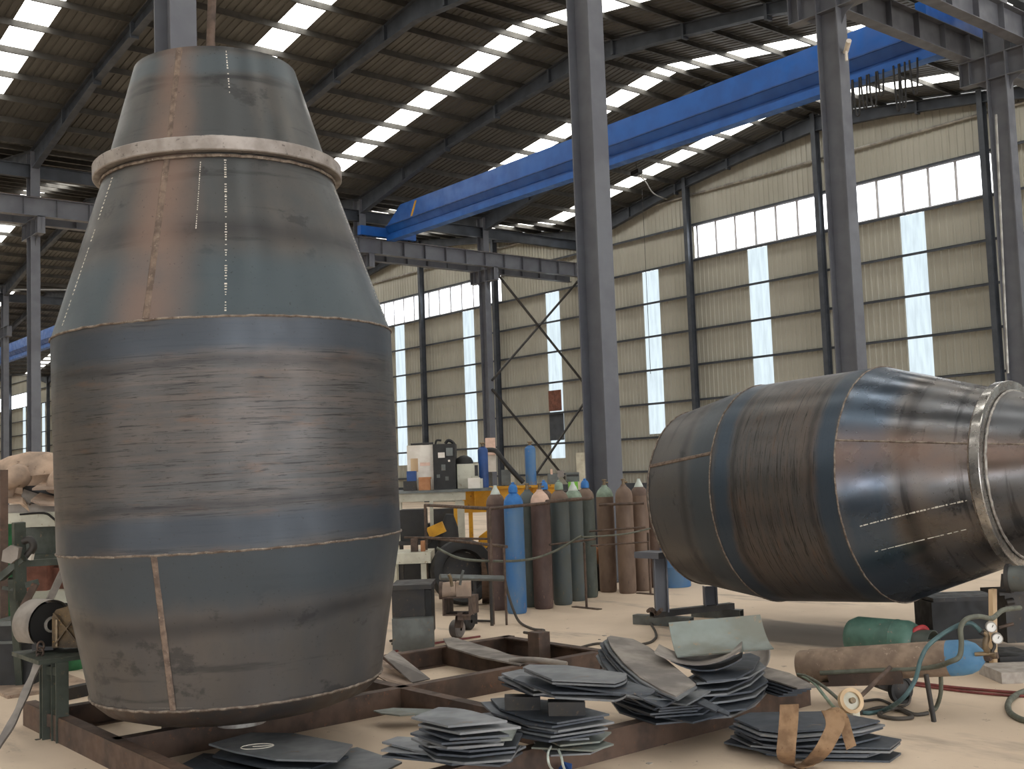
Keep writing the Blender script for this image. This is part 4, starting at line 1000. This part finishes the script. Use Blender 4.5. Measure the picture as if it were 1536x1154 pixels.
# ================================================================== LEFT EDGE: WINCH STAND AND SCRAP
ws = thing('winch_stand', 'olive steel stand carrying the winch left of the standing drum', 'stand', (-8.75, 2.85, 0))
ZS = .60
for px, py, w in ((71,1108,.06),(90,1112,.10)):
    b = gp(px, py); part(ws, 'post', MB().hbeam((b.x,b.y,0), (b.x,b.y,ZS-.03), w+.02, .09, up=(1,0,0)), M_GREEN)
b = gp(168,1052); part(ws, 'post', MB().hbeam((b.x,b.y,0), (b.x,b.y,ZS-.03), .09, .09), M_GREEN)
p = gp(90,1112); part(ws, 'top_plate', MB().box(p.x-.62,p.x+.04,p.y-.16,p.y+.5,ZS-.03,ZS), M_GREEN)
a_ = gp(71,1108); part(ws, 'rung', MB().bar((a_.x,a_.y,.14),(p.x,p.y,.14),.05,.09), M_RUSTB); part(ws, 'rung', MB().bar((a_.x,a_.y,.5),(p.x,p.y,.5),.05,.06), M_GREEN)
wi = thing('electric_winch', 'yellowish brown winch gearbox with black cable drum on the olive stand', 'winch', (p.x-.3, p.y+.2, ZS))
M_WIN = plain('greasy_yellow_casting', (98,80,54), (66,54,40), 9, .6, .2, .3, (150,112,44))
c = dp(102,940,8.55)
part(wi, 'gearbox', MB().prism([dp(78,972,8.4), dp(78,925,8.4), dp(84,915,8.4), dp(100,910,8.4), dp(122,902,8.4), dp(150,905,8.4), dp(150,972,8.4)], .32, BV), M_WIN)
part(wi, 'rib', MB().bar(dp(80,920,8.38), dp(122,972,8.385), .012, .012), M_WIN); part(wi, 'rib', MB().bar(dp(122,912,8.38), dp(82,968,8.385), .012, .012), M_WIN)
part(wi, 'oil_streak', fbox(83,930,86,970,8.385,.02), M_BRASS)
dc = dp(66,936,8.55); axd = (RV*.80-BV*.6).normalized(); Md = Matrix.Translation(dc) @ axd.to_track_quat('Z','Y').to_matrix().to_4x4()
part(wi, 'drum_cover', MB().lathe([(.185,-.13),(.185,.10)], 24, Md, False, False, -.6, 3.9), M_SCRAPG, 60)
part(wi, 'cable_drum', MB().lathe([(.001,-.10),(.165,-.10),(.165,-.07),(.12,-.06),(.12,.06),(.165,.07),(.165,.09),(.001,.09)], 32, Md), M_BLACK, 40)
part(wi, 'hub', MB().lathe([(.045,.09),(.06,.1),(.06,.115),(.045,.12)], 20, Md), M_SILVER, 40)
part(wi, 'mount', fbox(48,955,80,976,8.5,.2), M_DARK)
part(wi, 'copper_tip', MB().tube([dp(44,936,8.5), dp(47,946,8.45), dp(54,955,8.45)], [.02,.03,.012], 8), M_CARD, 60)
ch = thing('shackle_chain', 'rusty shackle links hanging from the winch', 'chain', dp(62,978,8.3))
for i, y in enumerate((970,979,988)):
    c = dp(61-i, y, 8.3); u = (RV if i % 2 else BV*.7+RV*.7)
    pts = [c+u*(.025*math.cos(a))+Vector((0,0,.035*math.sin(a))) for a in [k*math.pi/6 for k in range(13)]]
    part(ch, 'link', MB().tube(pts, .008, 6), M_RUST, 60)
def ribbon(cs, ws_, th=.006):
    V = []; n = len(cs)
    for i, (c, w) in enumerate(zip(cs, ws_)):
        d = (cs[min(i+1,n-1)]-cs[max(i-1,0)]).normalized(); nr = d.cross(w).normalized()*th/2
        V += [c-w+nr, c+w+nr, c+w-nr, c-w-nr]
    F_ = [(0,1,2,3), (4*n-1,4*n-2,4*n-3,4*n-4)]
    for i in range(n-1):
        for k in range(4): F_.append((4*i+k, 4*i+4+k, 4*i+4+(k+1)%4, 4*i+(k+1)%4))
    return MB().add(V, F_)
cs = curve_pts([dp(59,990,8.25), dp(52,1008,8.2), dp(40,1035,8.05), dp(28,1064,7.9), dp(14,1092,7.75), dp(-6,1124,7.6)], 4)
single('lifting_sling', ribbon(cs, [RV*.026*(1+.15*math.sin(i*.9)) for i in range(len(cs))], .02), M_SCRAPG, 'dirty grey sling hanging from the shackle down to the left', 'sling', None, 60)
# machine and scrap behind
LD = 11.6
mm = thing('cream_machine', 'cream topped machine with dark olive case behind the winch', 'machine', dp(60,800,LD)); mm.location.z = 0
part(mm, 'cream_top', fbox(-8,769,110,791,LD,.7), M_BEIGE); part(mm, 'olive_case', fbox(37,791,112,832,LD+.05,.55), M_GREEN); part(mm, 'left_leg', fbox(9,791,27,850,LD+.1,.4,0), M_WHITE)
part(mm, 'bed', fbox(20,832,112,842,LD-.05,.7), M_GREEN); part(mm, 'leg', fbox(70,842,77,900,LD+.1,.2,0), M_DARK); part(mm, 'rear_leg', fbox(100,842,112,900,LD+.3,.2,0), M_DARK)
part(mm, 'cable', MB().tube(curve_pts([dp(30,772,LD-.03),dp(66,770,LD-.03),dp(80,778,LD-.03),dp(96,792,LD-.03)],4), .012, 6), M_BLACK, 60)
single('machine_post', MB().bar((dp(5,740,11).x,dp(5,740,11).y,0), dp(5,705,11), .07, .07), M_RUSTB, 'rusty upright bar at the left picture edge', 'post')
single('green_cabinet', fbox(-12,788,5,850,10.95,.3,0), M_GRN2, 'green cabinet edge at the left picture border', 'cabinet')
rc = thing('red_casting', 'rough red casting under the cream machine', 'casting', dp(60,870,LD-.2)); rc.location.z = 0
part(rc, 'block', fbox(14,850,70,890,LD-.1,.5), M_BRICK); part(rc, 'block_step', fbox(68,852,104,885,LD+.05,.4), M_BRICK); part(rc, 'pallet', fbox(10,888,112,906,LD-.2,.7), M_BEIGE)
for x in (14, 92): part(rc, 'pallet_leg', fbox(x,906,x+12,930,LD-.15,.5,0), M_DARK)
single('timber_prop', MB().bar(dp(98,850,11.0), dp(72,905,10.9), .10, .06), M_SCRAPG, 'grey plank leaning against the red casting', 'plank')
db = thing('dark_bin', 'black low steel bin on the floor at the left edge', 'bin', gp(15,1010))
part(db, 'shell', fbox(-14,938,50,1010,10.4,.5,0), M_BLACK); part(db, 'rim', fbox(-15,932,52,939,10.35,.6), M_GREY); part(db, 'band', fbox(-14,962,50,966,10.39,.02), M_GREY)
# dusty bent plates piled on the machine
def scrap(px, z, d, t, mat, lab, rev=0.):
    single('bent_scrap_plate', MB().prism([dp(x, y, d+dd) for x, y, dd in px], t, (0,0,-1)), mat, lab, 'scrap plate')
ZT = dp(50,769,LD).z
c = dp(48,712,LD+.35)
single('bent_scrap_plate', MB().lathe([(.25,-.36),(.30,-.2),(.32,0),(.29,.2),(.24,.36)], 22, Matrix.Translation(dp(48,722,LD+.45)) @ (RV+Vector((0,0,.1))).to_track_quat('Z','Y').to_matrix().to_4x4(), False, False, -.4, 3.0), M_DUST, 'big dusty rolled scrap plate on top of the left pile', 'scrap plate', None, 40)
bl = dp(21,722,LD+.1); single('scrap_elbow', MB().tube(curve_pts([dp(10,745,LD+.1), dp(12,728,LD+.1), dp(20,716,LD+.05), dp(30,714,LD+.2)],5), [.07+.004*i for i in range(16)], 12), M_DUST, 'dusty round elbow scrap at the left side of the pile', 'scrap', None, 60)
single('scrap_elbow', MB().tube(curve_pts([dp(78,738,LD+.1), dp(84,722,LD+.1), dp(96,712,LD+.2)],5), [.06+.006*i for i in range(11)], 12), M_DUST, 'dusty round elbow scrap touching the standing drum outline', 'scrap', None, 60)
single('bent_scrap_plate', MB().prism([dp(48,733,LD-.05), dp(66,721,LD+.3), dp(112,722,LD+.35), dp(112,731,LD-.05)], .02), M_DUST, 'flat dusty plate jutting out in the middle of the left pile', 'scrap plate')
single('bent_scrap_plate', MB().prism([dp(46,750,LD-.1), dp(60,739,LD+.2), dp(112,752,LD+.2), dp(100,757,LD-.1), dp(60,756,LD-.12)], .02), M_DUST, 'folded dusty plate low in the left pile', 'scrap plate')
single('bent_scrap_plate', MB().prism([dp(6,752,LD-.05), dp(10,738,LD+.2), dp(34,742,LD+.2), dp(44,765,LD-.15), dp(34,754,LD-.1)], .02), M_DUST, 'dusty plate at the left end of the pile with torn corner', 'scrap plate')
single('bent_scrap_plate', MB().prism([dp(32,744,LD+.1), dp(36,734,LD+.2), dp(60,742,LD+.2), dp(44,756,LD)], .02), M_SCRAPG, 'small grey twisted plate in the middle of the left pile', 'scrap plate')
pk = thing('scrap_bundle', 'dark packed scrap filling below the dusty plates of the left pile', 'scrap', dp(50,768,LD)); pk.location.z = ZT
part(pk, 'lower_pack', fbox(8,756,112,769,LD+.05,.6,ZT), M_SCRAPG); part(pk, 'upper_pack', fbox(34,728,112,757,LD+.25,.4), M_DARK)
# green tripod with lamp
gt = thing('green_machine_stand', 'olive green leg stand with clamp and lamp head left of the winch', 'stand', gp(28,1028))
GD = 10.2
part(gt, 'leg', MB().bar(gp(30,1032), dp(18,868,GD), .06, .06), M_GREEN); part(gt, 'leg', MB().bar(gp(27,1026), dp(30,790,GD), .055, .055), M_GREEN)
part(gt, 'upright', MB().bar(dp(30,900,GD), dp(28,784,GD), .10, .08), M_GREEN); part(gt, 'arm', MB().bar(dp(0,868,GD), dp(36,838,GD), .09, .06), M_GREEN)
part(gt, 'arm', MB().bar(dp(28,846,GD), dp(100,842,GD+.3), .07, .06), M_GREEN)
part(gt, 'lamp_head', MB().prism([dp(2,842,GD-.1), dp(4,826,GD-.1), dp(16,818,GD-.1), dp(28,822,GD-.1), dp(26,838,GD-.1), dp(16,846,GD-.1)], .14, BV), M_SCRAPG)
part(gt, 'clamp', MB().tube(curve_pts([dp(34,812,GD), dp(46,810,GD), dp(50,822,GD), dp(40,834,GD)],4), .035, 8), M_DARK, 60)
part(gt, 'chute', MB().bar(dp(54,875,GD-.1), dp(32,916,GD-.15), .16, .05), M_RUSTB); part(gt, 'chute_clip', MB().bar(dp(38,878,GD-.15), dp(58,873,GD-.1), .05, .05), M_GREEN)
part(gt, 'white_bracket', MB().bar(dp(50,820,GD), dp(46,840,GD), .04, .03), M_WHITE); part(gt, 'crossbar', MB().bar(dp(4,882,GD), dp(30,886,GD), .03, .03), M_GREEN)
g_ = gp(105,1004); single('green_gas_bottle', MB().lathe([(.001,.0),(.13,.0),(.16,.05),(.16,.2),(.12,.27),(.04,.3),(.001,.3)], 20, Matrix.Translation((g_.x,g_.y,0))), M_GRN2, 'small green bottle on the floor behind the winch stand', 'gas bottle', None, 50)
bb = gp(120,1046); single('channel_offcut', MB().bar(gp(90,1043,.05), gp(150,1030,.05), .1, .1), M_DARK, 'dark beam offcut lying behind the winch stand', 'offcut')
single('channel_offcut', MB().bar(gp(92,1071,.03), gp(150,1056,.03), .06, .06), M_BEIGE, 'pale tube lying on the floor behind the winch stand', 'offcut')
bx = gp(12,1024); single('floor_plate', MB().box(bx.x-.9,bx.x+.9,bx.y-.25,bx.y+.5,0,.03), M_DUST, 'dusty flat plate under the green leg stand', 'plate')

M_CYDU = plain('dusty_tan_cylinder', (142,122,104), (116,98,84), 7, .75, 0, .15, (160,140,122))
M_CYLB = plain('light_blue_shoulder', (84,130,164), (70,114,150), 6, .6, 0, .1, (120,120,118))
# ================================================================== RIGHT: CYLINDER CART, GAS BOTTLE, REGULATOR, ROLLER STAND
A, B_ = dp(1200,1000,8.6), dp(1437,987,7.95)
axc = (B_-A).normalized(); Lc = (B_-A).length; Mc = Matrix.Translation(A) @ axc.to_track_quat('Z','Y').to_matrix().to_4x4()
cy = thing('lying_gas_cylinder', 'worn tan gas cylinder with blue shoulder lying on the wheeled cart', 'gas cylinder', A)
R_ = .125
part(cy, 'body', MB().lathe([(.001,0),(R_*.88,0),(R_*.95,.02),(R_*.95,.08),(R_,.10),(R_,Lc-.06)], 32, Mc), M_CYDU, 40)
part(cy, 'blue_shoulder', MB().lathe([(R_,Lc-.06),(R_,Lc+.02),(R_*.93,Lc+.08),(R_*.75,Lc+.13),(R_*.4,Lc+.17),(.035,Lc+.18)], 32, Mc), M_CYLB, 60)
part(cy, 'neck', MB().lathe([(.035,Lc+.17),(.035,Lc+.22),(.022,Lc+.23),(.022,Lc+.27),(.001,Lc+.27)], 16, Mc), M_RUST, 50)
nk = A+axc*(Lc+.25)
rgd = 7.75
rg_ = thing('gas_regulator', 'brass gas regulator with two white gauges on the cylinder neck', 'regulator', nk)
part(rg_, 'body', MB().tube(curve_pts([nk, dp(1478,972,rgd), dp(1480,955,rgd), dp(1474,948,rgd)],4), .022, 10), M_BRASS, 60)
part(rg_, 'outlet', MB().tube([dp(1462,982,7.8), dp(1492,980,7.75)], .014, 8), M_BRASS, 60)
part(rg_, 'elbow', MB().tube(curve_pts([dp(1490,962,rgd),dp(1492,970,rgd),dp(1488,978,rgd)],4), .012, 8), M_DARK, 60)
for x, y in ((1487,941),(1496,958)):
    c = dp(x, y, rgd-.05); Mg = Matrix.Translation(c) @ (-_F+CR*-.25).to_track_quat('Z','Y').to_matrix().to_4x4()
    g = part(rg_, 'gauge', MB().lathe([(.001,-.03),(.036,-.03),(.036,.012),(.031,.012)], 24, Mg), M_SILVER, 40)
    part(g, 'dial_face', MB().lathe([(.031,.008),(.001,.008)], 24, Mg), M_GLASS)
    part(g, 'needle', MB().bar(c-_F*.012, c-_F*.012+CU*.018+CR*.008, .004, .002, _F), M_BLACK)
part(rg_, 'adjuster', MB().tube([dp(1470,948,rgd), dp(1478,952,rgd)], .02, 10), M_DARK, 50)
ct = thing('cylinder_cart', 'low rusty cart with bent handle carrying the lying cylinder', 'cart', gp(1370,1060))
cr = []
a1, a2 = A+axc*.18, A+axc*(Lc*.62)
part(ct, 'tray', MB().bar(a1-Vector((0,0,R_-.0))-BV*.02, a2-Vector((0,0,R_+.01))-BV*.02, .20, .03), M_RUSTB)
fr_ = -BV*.145
part(ct, 'side_channel', MB().bar(a1+fr_-Vector((0,0,.08)), a2+fr_-Vector((0,0,.085)), .012, .10), M_RUSTB)
hp = [A+axc*.12+fr_-Vector((0,0,.03)), A+axc*.5+fr_-Vector((0,0,.03)), A+axc*(Lc-.25)+fr_-Vector((0,0,.03)), dp(1425,993,7.72), dp(1439,985,7.7), dp(1442,965,7.7), dp(1441,942,7.7), dp(1450,929,7.7), dp(1468,925,7.75), dp(1487,928,7.9), dp(1496,922,8.0), dp(1506,915,8.1), dp(1530,912,8.3)]
part(ct, 'handle_tube', MB().tube(curve_pts(hp, 5), .018, 8), M_HOSE, 60)
lb = gp(1401,1083); part(ct, 'leg', MB().tube([dp(1389,1012,7.8), lb+Vector((0,0,.0))], .018, 8), M_DARK, 60)
part(ct, 'leg', MB().tube(curve_pts([dp(1411,1012,8.0), dp(1411,1040,8.05), dp(1404,1062,8.1), gp(1396,1066,.02)],4), .016, 8), M_HOSE, 60)
part(ct, 'strut', MB().tube([dp(1336,1001,8.0), dp(1291,1045,7.9)], .016, 8), M_RUST, 60)
part(ct, 'axle_fork', MB().bar(dp(1313,1026,8.3), dp(1345,1038,8.6), .05, .04), M_DARK)
w = gp(1352,1056); c = Vector((w.x, w.y, .105)); Mw = Matrix.Translation(c) @ (-BV*.9+RV*.4).to_track_quat('Z','Y').to_matrix().to_4x4()
wh = part(ct, 'wheel', MB().lathe([(.08,-.02),(.105,-.02),(.105,.02),(.08,.02),(.08,-.02)], 28, Mw), M_BLACK, 40)
part(wh, 'hub', MB().lathe([(.001,-.03),(.05,-.03),(.08,-.01),(.08,.01),(.05,.03),(.001,.03)], 20, Mw), M_DARK, 40)
# flow meter disc between strap stack and cart
c = dp(1276,1052,7.55); Mf = Matrix.Translation(c) @ (-BV+Vector((0,0,.35))+RV*.2).to_track_quat('Z','Y').to_matrix().to_4x4()
fm = thing('hose_reel', 'pale round hose coupling disc behind the strapped stack', 'reel', (c.x, c.y, c.z-.09))
part(fm, 'rim', MB().lathe([(.06,-.02),(.085,-.02),(.085,.02),(.06,.02),(.06,-.02)], 28, Mf), M_WOOD, 40); part(fm, 'face', MB().lathe([(.06,0),(.02,.01),(.001,.01)], 24, Mf), M_BEIGE, 40)
part(fm, 'hub', MB().lathe([(.02,.0),(.02,.04),(.001,.045)], 16, Mf), M_BRASS, 40); part(fm, 'foot', MB().box(c.x-.04,c.x+.04,c.y-.04,c.y+.04,0,c.z-.07), M_BEIGE)
def hose(lab, pts, r, mat, cat='hose'): return single('gas_hose', MB().tube(curve_pts(pts, 6), r, 8), mat, lab, cat, None, 60)
hose('teal hose looping over the lying gas cylinder', [dp(1474,950,7.75), dp(1455,935,7.75), dp(1430,942,7.75), dp(1395,966,7.72), dp(1381,990,7.7), dp(1372,1022,7.7), dp(1352,1050,7.7), gp(1325,1066,.03), gp(1300,1070,.015), gp(1285,1066,.015)], .016, M_HOSEB)
hose('pair of olive hoses running from the cylinder foot to the disc, upper one', [dp(1196,1012,8.4), dp(1212,1016,8.3), dp(1235,1030,8.0), dp(1258,1050,7.7), gp(1272,1066,.02)], .012, M_HOSE)
hose('olive hose hanging lower from the cylinder foot to the floor', [dp(1200,1013,8.4), dp(1220,1024,8.2), dp(1238,1046,7.9), gp(1252,1062,.015), gp(1270,1068,.015)], .012, M_CAPG)
hose('dark hose bundle lying on the floor under the cart', [gp(1290,1070,.015), gp(1320,1062,.015), gp(1350,1066,.015), gp(1368,1076,.015), gp(1340,1078,.015), gp(1318,1072,.015), gp(1345,1063,.03), gp(1372,1072,.015), gp(1392,1070,.015)], .014, M_HOSEK)
hose('thin dark hose curving around the cart wheel', [gp(1296,1052,.012), gp(1320,1050,.012), gp(1345,1060,.012), gp(1362,1056,.03), dp(1366,1040,8.5)], .010, M_HOSEK)
hose('upper dull red hose across the floor to the right edge', [gp(1340,1020,.012), gp(1400,1028,.012), gp(1470,1035,.012), gp(1560,1042,.012)], .012, M_REDH)
hose('lower dull red hose across the floor to the right edge', [gp(1345,1024,.012), gp(1410,1033,.012), gp(1480,1041,.012), gp(1560,1046,.012)], .010, M_REDH)
hose('dark thick hose coil at the right picture edge', [gp(1560,1030,.02), gp(1530,1040,.02), gp(1514,1052,.02), gp(1513,1066,.02), gp(1524,1076,.02), gp(1545,1083,.02), gp(1565,1082,.02)], .022, M_HOSE)
# green gas bottle
A, B_ = dp(1286,961,10.3), dp(1368,951,9.9); A.z = B_.z = .20; axc = (B_-A).normalized(); Lg = (B_-A).length; Mc = Matrix.Translation(A) @ axc.to_track_quat('Z','Y').to_matrix().to_4x4()
lg = thing('green_gas_bottle', 'dusty green gas bottle with red valve lying behind the cart cylinder', 'gas bottle', (A.x, A.y, 0))
R_ = .19
part(lg, 'body', MB().lathe([(.001,-.1),(.09,-.09),(.16,-.05),(R_,.02),(R_,Lg-.04),(.16,Lg+.03),(.09,Lg+.06),(.001,Lg+.07)], 32, Mc), M_LPG, 50)
part(lg, 'weld_band', MB().lathe([(R_+.001,Lg*.72),(R_+.004,Lg*.73),(R_+.004,Lg*.75),(R_+.001,Lg*.76)], 32, Mc), M_LPG, 50)
part(lg, 'valve_guard', MB().lathe([(.12,Lg+.03),(.125,Lg+.2),(.115,Lg+.2),(.11,Lg+.03)], 24, Mc, False, False, .2, 4.6), M_CYGN, 50)
v = part(lg, 'valve', MB().lathe([(.03,Lg+.05),(.03,Lg+.12),(.001,Lg+.12)], 14, Mc), M_BRASS, 50)
q = A+axc*(Lg+.08); part(v, 'red_handwheel', MB().tube(curve_pts([q+Vector((0,0,.05)), q+RV*.06+Vector((0,0,.1)), q+RV*.02+Vector((0,0,.14)), q-RV*.06+Vector((0,0,.10)), q-RV*.04+Vector((0,0,.04))],4), .025, 8), M_RED, 60)
# roller stand and mortar block at the right edge
rs = thing('roller_stand', 'dark roller stand with steel roller under the drum ring at right edge', 'stand', (-4.55, 9.75, 0))
RD = 9.7
part(rs, 'post', fbox(1510,892,1545,985,RD,.35,.2), M_DARK); part(rs, 'base', fbox(1500,985,1560,998,RD-.05,.5,0), M_DARK)
part(rs, 'roller', MB().tube([dp(1516,868,RD-.1), dp(1560,868,RD-.3)], .11, 24), M_GREY, 40); part(rs, 'roller_flange', MB().tube([dp(1511,868,RD-.08), dp(1517,868,RD-.1)], .125, 24), M_DARK, 40)
part(rs, 'bracket', MB().bar(dp(1511,862,RD), dp(1509,890,RD), .06, .08), M_DARK); part(rs, 'top_plate', fbox(1499,888,1545,893,RD-.05,.4), M_DARK)
part(rs, 'bolt', MB().tube([dp(1509,904,RD), dp(1520,902,RD)], .03, 8), M_DARK, 60); part(rs, 'side_pipe', MB().tube([dp(1498,942,RD-.1), dp(1520,936,RD-.1)], .014, 8), M_RUST, 60)
bq = gp(1512,1018); single('mortar_block', MB().obox((bq.x+.1,bq.y+.12,.045), RV*.30, BV*.22, (0,0,.045)), M_CONC, 'chipped pale mortar block in front of the roller stand', 'block')
w0 = gp(1490,1003); single('wooden_prop', MB().bar((w0.x,w0.y,0), dp(1489,884,(w0-EYE).dot(_F)), .07, .04), M_WOOD, 'pale timber prop standing under the lying drum at right', 'prop')
dk = dp(1440,900,11.5); dt = thing('drum_dark_mass', 'black box standing for the dark mass under the front of the lying drum', 'trestle', (dk.x, dk.y, 0))  # black box put in for the dark mass below the drum
part(dt, 'box', fbox(1398,902,1515,935,11.2,.5,0), M_BLACK); part(dt, 'saddle', fbox(1400,896,1515,902,11.2,.5), M_DARK)

# ================================================================== STRAP ON THE PLATE STACK
cs = curve_pts([dp(1184,1057,6.62), dp(1183,1080,6.60), dp(1181,1105,6.58), dp(1179,1130,6.56), gp(1183,1146,.02), gp(1198,1150,.012), gp(1216,1144,.03), dp(1232,1128,6.56), dp(1245,1106,6.58), dp(1253,1085,6.62), dp(1246,1066,6.66)], 5)
n = len(cs); wv = []
for i in range(n):
    t = i/(n-1); f_ = max(0, 1-abs(t-.47)/.16); w = (RV*.056*(1-f_)+(RV*.012-BV*.05)*f_)
    wv.append(w if w.length > .02 else w.normalized()*.04)
single('webbing_sling', ribbon(cs, wv, .008), M_STRAP, 'brown webbing sling looped over the strapped plate stack at lower right', 'sling', None, 50)
cs = curve_pts([dp(1240,1066,6.68), dp(1252,1066,6.66), dp(1264,1078,6.64), dp(1270,1098,6.62), dp(1277,1122,6.6)], 5)
single('webbing_sling', ribbon(cs, [RV*.03+Vector((0,0,.012))]*len(cs), .008), M_STRAP, 'short dark tail of webbing crossing the strapped stack', 'sling', None, 50)

# ================================================================== HANGING AND WALL-MOUNTED BITS, FLOOR CABLES
p = dp(318,50,8.25); top = Vector((p.x, p.y, 15.2)); pts = [Vector((p.x, p.y, 4.2))]
for i in range(1, 26):
    f_ = i/25; pts.append(Vector((p.x+.02*math.sin(i*1.7), p.y+.02*math.cos(i*2.1), 4.2+11*f_)))
single('lifting_rope', MB().tube(pts, [.04+.012*math.sin(i*1.9) for i in range(26)], 8), M_RUST, 'brown twisted lifting rope hanging down into the drum mouth', 'rope', None, 60)
cc = xp(1266,79,XL2+.28); sc_ = thing('security_camera', 'small white security camera on the column behind the lying drum', 'camera', cc)
part(sc_, 'housing', MB().tube([cc+Vector((.06,-.02,0)), cc+Vector((.30,-.26,.1))], .055, 10), M_WHITE, 50); part(sc_, 'bracket', MB().tube([cc, cc+Vector((.12,-.06,.05))], .03, 8), M_WHITE, 60); part(sc_, 'arm', MB().tube([cc+Vector((.1,-.08,.02)), cc+Vector((.1,-.08,-.22))], .03, 8), M_WHITE, 60)
lp = yp(955,259,37.5); hl = thing('hanging_floodlight', 'small dark floodlight hanging under the roof near the end wall', 'lamp', lp)
part(hl, 'housing', MB().obox(lp, (.25,0,.03), (0,.15,0), (0,0,.1)), M_BLACK); part(hl, 'hanger', MB().tube([lp, lp+Vector((0,0,1.0))], .02, 6), M_DARK, 60)
part(hl, 'cable', MB().tube(curve_pts([lp, yp(968,272,38), yp(980,290,39), yp(1000,299,40.5)],5), .03, 6), M_PIPE, 60)
part(hl, 'pull_cord', MB().tube([lp+Vector((.3,0,0)), Vector((lp.x+.3, lp.y, 6.0))], .012, 6), M_DARK, 60)
part(right_col, 'conduit', MB().tube([xp(1494,172,XL2+.275), xp(1512,560,XL2+.275)], .03, 8), M_PIPE, 60, 'pale conduit pipe')
hose('dark cable from the drum stand clamp trailing left over the floor', [gp(976,936,.02), gp(983,948,.012), gp(983,958,.012), gp(968,966,.012), gp(930,968,.012), gp(895,966,.012), gp(860,975,.012)], .014, M_HOSEK, 'cable')
hose('dark cable falling beside the blue cylinder and coiling on the floor', [dp(757,868,13.6), dp(762,890,13.6), dp(770,915,13.5), gp(780,934,.03), gp(800,944,.014), gp(816,946,.014), gp(806,951,.014), gp(786,949,.014)], .016, M_HOSEK, 'cable')
hose('dark cable lying on the floor before the tool chest', [gp(585,962,.012), gp(610,958,.012), gp(630,962,.012), gp(618,968,.012), gp(588,966,.012)], .014, M_HOSEK, 'cable')
hose('thin dusty cable on the floor behind the beam frame', [gp(590,978,.01), gp(620,972,.01), gp(660,964,.01), gp(720,955,.01)], .012, M_REDH, 'cable')
hose('white wires dangling over the front beam', [gp(828,1118,.2), dp(822,1130,6.35), dp(824,1148,6.3), gp(832,1158,.02)], .007, M_CAPW, 'wire')
hose('second white wire looped over the front beam with blue wrap', [gp(835,1119,.2), dp(842,1136,6.35), dp(845,1150,6.3), gp(850,1160,.02)], .007, M_CAPW, 'wire')
single('blue_rag', MB().prism([gp(838,1152,.05), gp(846,1143,.09), gp(858,1146,.07), gp(856,1158,.04)], .03), M_BLUED, 'blue rag scrap at the foot of the front beam', 'rag')
rg = random.Random(4)
for i in range(14):
    x, y = rg.choice([(rg.uniform(600,1000),rg.uniform(940,1000)), (rg.uniform(900,1500),rg.uniform(1070,1150)), (rg.uniform(20,140),rg.uniform(1000,1120))])
    c = gp(x, y, .004); s_ = rg.uniform(.012,.03)
    single('floor_chip', MB().prism([c+RV*s_, c+BV*s_*.7, c-RV*s_*.8, c-BV*s_], .008), M_CONC if i % 2 else M_DARK, 'tiny metal or mortar chip lying loose on the concrete floor', 'chip', 'floor chips')
